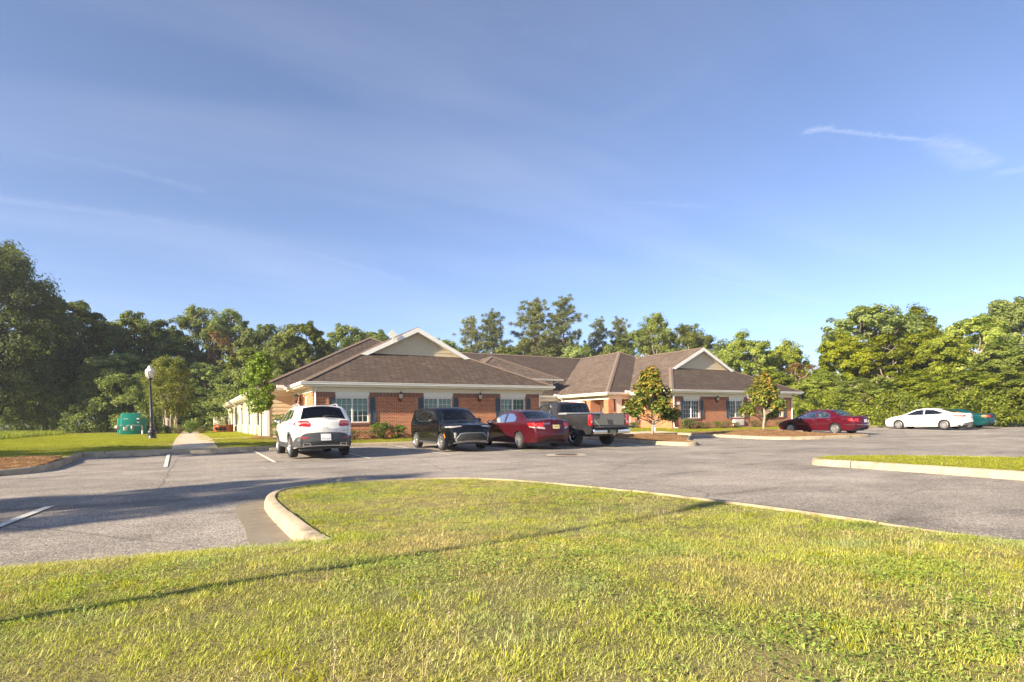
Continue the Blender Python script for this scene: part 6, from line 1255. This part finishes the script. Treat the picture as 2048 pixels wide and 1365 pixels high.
def scatter(name, label, poly, hfun, grid, protos, dens, scale=(.75, 1.3), seed=0, tilt=.15):
    """grass as one object: points scattered over a sheet, one tuft mesh instanced on each (geometry nodes)"""
    o = sheet(name, poly, lambda x, y: hfun(x, y), None, grid, kind=None); tag(o, label, 'grass', kind='stuff')
    at = o.data.attributes.new('den', 'FLOAT', 'POINT')
    for i, v in enumerate(o.data.vertices): at.data[i].value = max(0, dens(v.co.x, v.co.y))
    col = bpy.data.collections.new(name+'_tufts')
    for i, me in enumerate(protos): col.objects.link(bpy.data.objects.new(f'{name}_tuft', me))
    ng = bpy.data.node_groups.new(name, 'GeometryNodeTree'); ng.interface.new_socket('Geometry', in_out='INPUT', socket_type='NodeSocketGeometry'); ng.interface.new_socket('Geometry', in_out='OUTPUT', socket_type='NodeSocketGeometry')
    g = lambda t, **k: [setattr(n_, a, b) or n_ for n_ in [ng.nodes.new(t)] for a, b in (k or {'label': ''}).items()][-1]
    gi, go = g('NodeGroupInput'), g('NodeGroupOutput'); na = g('GeometryNodeInputNamedAttribute', data_type='FLOAT'); na.inputs['Name'].default_value = 'den'
    dp = g('GeometryNodeDistributePointsOnFaces', distribute_method='RANDOM'); dp.inputs['Seed'].default_value = seed; ng.links.new(gi.outputs[0], dp.inputs['Mesh']); ng.links.new(na.outputs['Attribute'], dp.inputs['Density'])
    ci = g('GeometryNodeCollectionInfo'); ci.inputs['Collection'].default_value = col; ci.inputs['Separate Children'].default_value = True; ci.inputs['Reset Children'].default_value = True
    rv = g('FunctionNodeRandomValue', data_type='FLOAT_VECTOR'); rv.inputs[0].default_value = (-tilt, -tilt, 0); rv.inputs[1].default_value = (tilt, tilt, 6.283)
    rs = g('FunctionNodeRandomValue', data_type='FLOAT'); rs.inputs[2].default_value, rs.inputs[3].default_value = scale; rs.inputs['Seed'].default_value = 5
    ip = g('GeometryNodeInstanceOnPoints'); ip.inputs['Pick Instance'].default_value = True
    ng.links.new(dp.outputs['Points'], ip.inputs['Points']); ng.links.new(ci.outputs[0], ip.inputs['Instance']); ng.links.new(rv.outputs[0], ip.inputs['Rotation']); ng.links.new(rs.outputs[1], ip.inputs['Scale']); ng.links.new(ip.outputs[0], go.inputs[0])
    md = o.modifiers.new('scatter', 'NODES'); md.node_group = ng; return o
def nz(x, y, s, o=0.): return noise.noise((x*s, y*s, o))
def falloff(x, y, near, lo):
    cx, cy = w2c(x, y)
    if cy < .8 or abs(cx) > cy*.98+1.4: return 0
    return max(lo, near*clamp((4.2/max(cy, 2.2)))**1.5)
T_GR = [tuft('grass_tuft', 125, .021, .0027, .13, 1.3, 'blade', 70+i) for i in range(4)]
T_GL = [tuft('grass_tuft', 90, .03, .0034, .12, 1.1, 'blade', 80+i) for i in range(2)]
LV = [c2w(*p) for p in offset(LC, .16)[2:]+[(4.6, 1.4), (2, .9), (-2, .9), (-5, 1.2), (-7, 2.7)]+[q for q in WEST[:5][::-1]]]
scatter('grass', 'patchy green and straw-coloured mown grass filling the foreground lawn', LV, fl, .25, T_GR+T_GL, lambda x, y: falloff(x, y, 180, 95)*(.75+.45*nz(x, y, 1.1)), (.65, 1.25), 1)
T_WD = [tuft('weed_tuft', 44, .024, .017, .12, .4, 'weed', 90+i, 'leaf') for i in range(3)]
scatter('ground_weeds', 'low broad-leaved weeds in patches among the foreground grass', LV, lambda x, y: fl(x, y)+.012, .25, T_WD, lambda x, y: falloff(x, y, 60, 34)*clamp((nz(x, y, .75, 7.3)+.5*nz(x, y, 2.3, 2.)-.06)*4), (.6, 1.3), 2)
T_TF = [tuft('lime_tuft', 90, .036, .004, .1, .8, 'tuft', 100+i) for i in range(2)]
scatter('lime_grass_tufts', 'bright lime tufts of taller grass dotted over the foreground lawn', LV, fl, .25, T_TF, lambda x, y: falloff(x, y, 22, 16)*clamp((nz(x, y, .9, 17.)+.5*nz(x, y, 2.9, 5.)-.2)*6), (.7, 1.3), 3)
T_ST = [tuft('dry_stalks', 5, .11, .0035, .07, .18, 'stalk', 110+i, 'stalk') for i in range(3)]
scatter('dry_stalks', 'pale dry seed stalks standing in small groups in the foreground grass', LV, fl, .25, T_ST, lambda x, y: falloff(x, y, 22, 20)*clamp((nz(x, y, .8, 27.)+.6*nz(x, y, 3.1, 9.)-.36)*8)+.3, (.5, 1.2), 4)
T_FR = [tuft('verge_tuft', 70, .03, .008, .2, 1.3, 'blade_far', 120+i) for i in range(3)]
scatter('island_grass', 'bright mown grass on the island at the right', [c2w(*p) for p in offset(RI, .17)[3:-3]], ri_h, .5, T_FR, lambda x, y: 60, (.7, 1.2), 5)
def bl_d(x, y):
    cx, cy = w2c(x, y)
    if cy < 5 or abs(cx) > cy*.95+2 or y > 62: return 0
    if 4.887-1.4 < x < 4.887+36 and y > 26.5+(0 if x < 17.2 or x > 27.8 else 4): return 0
    if -.65 < x < 1.05 and y < 58 or 17.4 < x < 25.1 and y < 25.45 or 20.5 < x < 22.3 and y < 30: return 0
    return 44 if cy < 45 else 16
scatter('verge_grass', 'bright mown grass strips between the kerb and the building', [(-42, 21.45), (-3.35, 21.45), (-3.3, 23.95), (62, 23.95), (62, 62), (-55, 62), (-50, 40)], hB, 1.0, T_FR, bl_d, (.8, 1.4), 6)
T_TL = [tuft('tall_tuft', 40, .34, .016, .26, .35, 'blade_tall', 130+i) for i in range(3)]
scatter('meadow_grass', 'tall unmown grass with seed heads in front of the huge oak', [(-46, 33), (-14, 33), (-9, 40), (-9, 60), (-55, 62)], hB, 1.0, T_TL, lambda x, y: 9 if abs(w2c(x, y)[0]) < w2c(x, y)[1]*.95+2 and math.dist((x, y), (gx, gy)) > 1.6 else 0, (.6, 1.3), 7)
T_PS = [tuft('straw_tuft', 40, .05, .006, .2, 2.2, 'straw', 140+i) for i in range(2)]
for nm, lab, pl, hf in (('pine_straw', 'loose pine straw on the mulch bed at the left', LM_IN[::-1][3:-1]+[(-3.3, 21.3), (-20, 21.0)], lambda x, y: hA(x, y)+.13+.1*clamp((y-17.5)/3.5)), ('pine_straw', 'loose pine straw round the nearer magnolia', offset(FIN1[::-1], .2), mound(*M1)), ('pine_straw', 'loose pine straw in the far mulch bed', offset(FIN2[::-1], .2), mound(*M2, .2, 1.9))):
    scatter(nm, lab, [p for p in pl if p[0] > -22], hf, .5, T_PS, lambda x, y: 26, (.6, 1.2), 8)
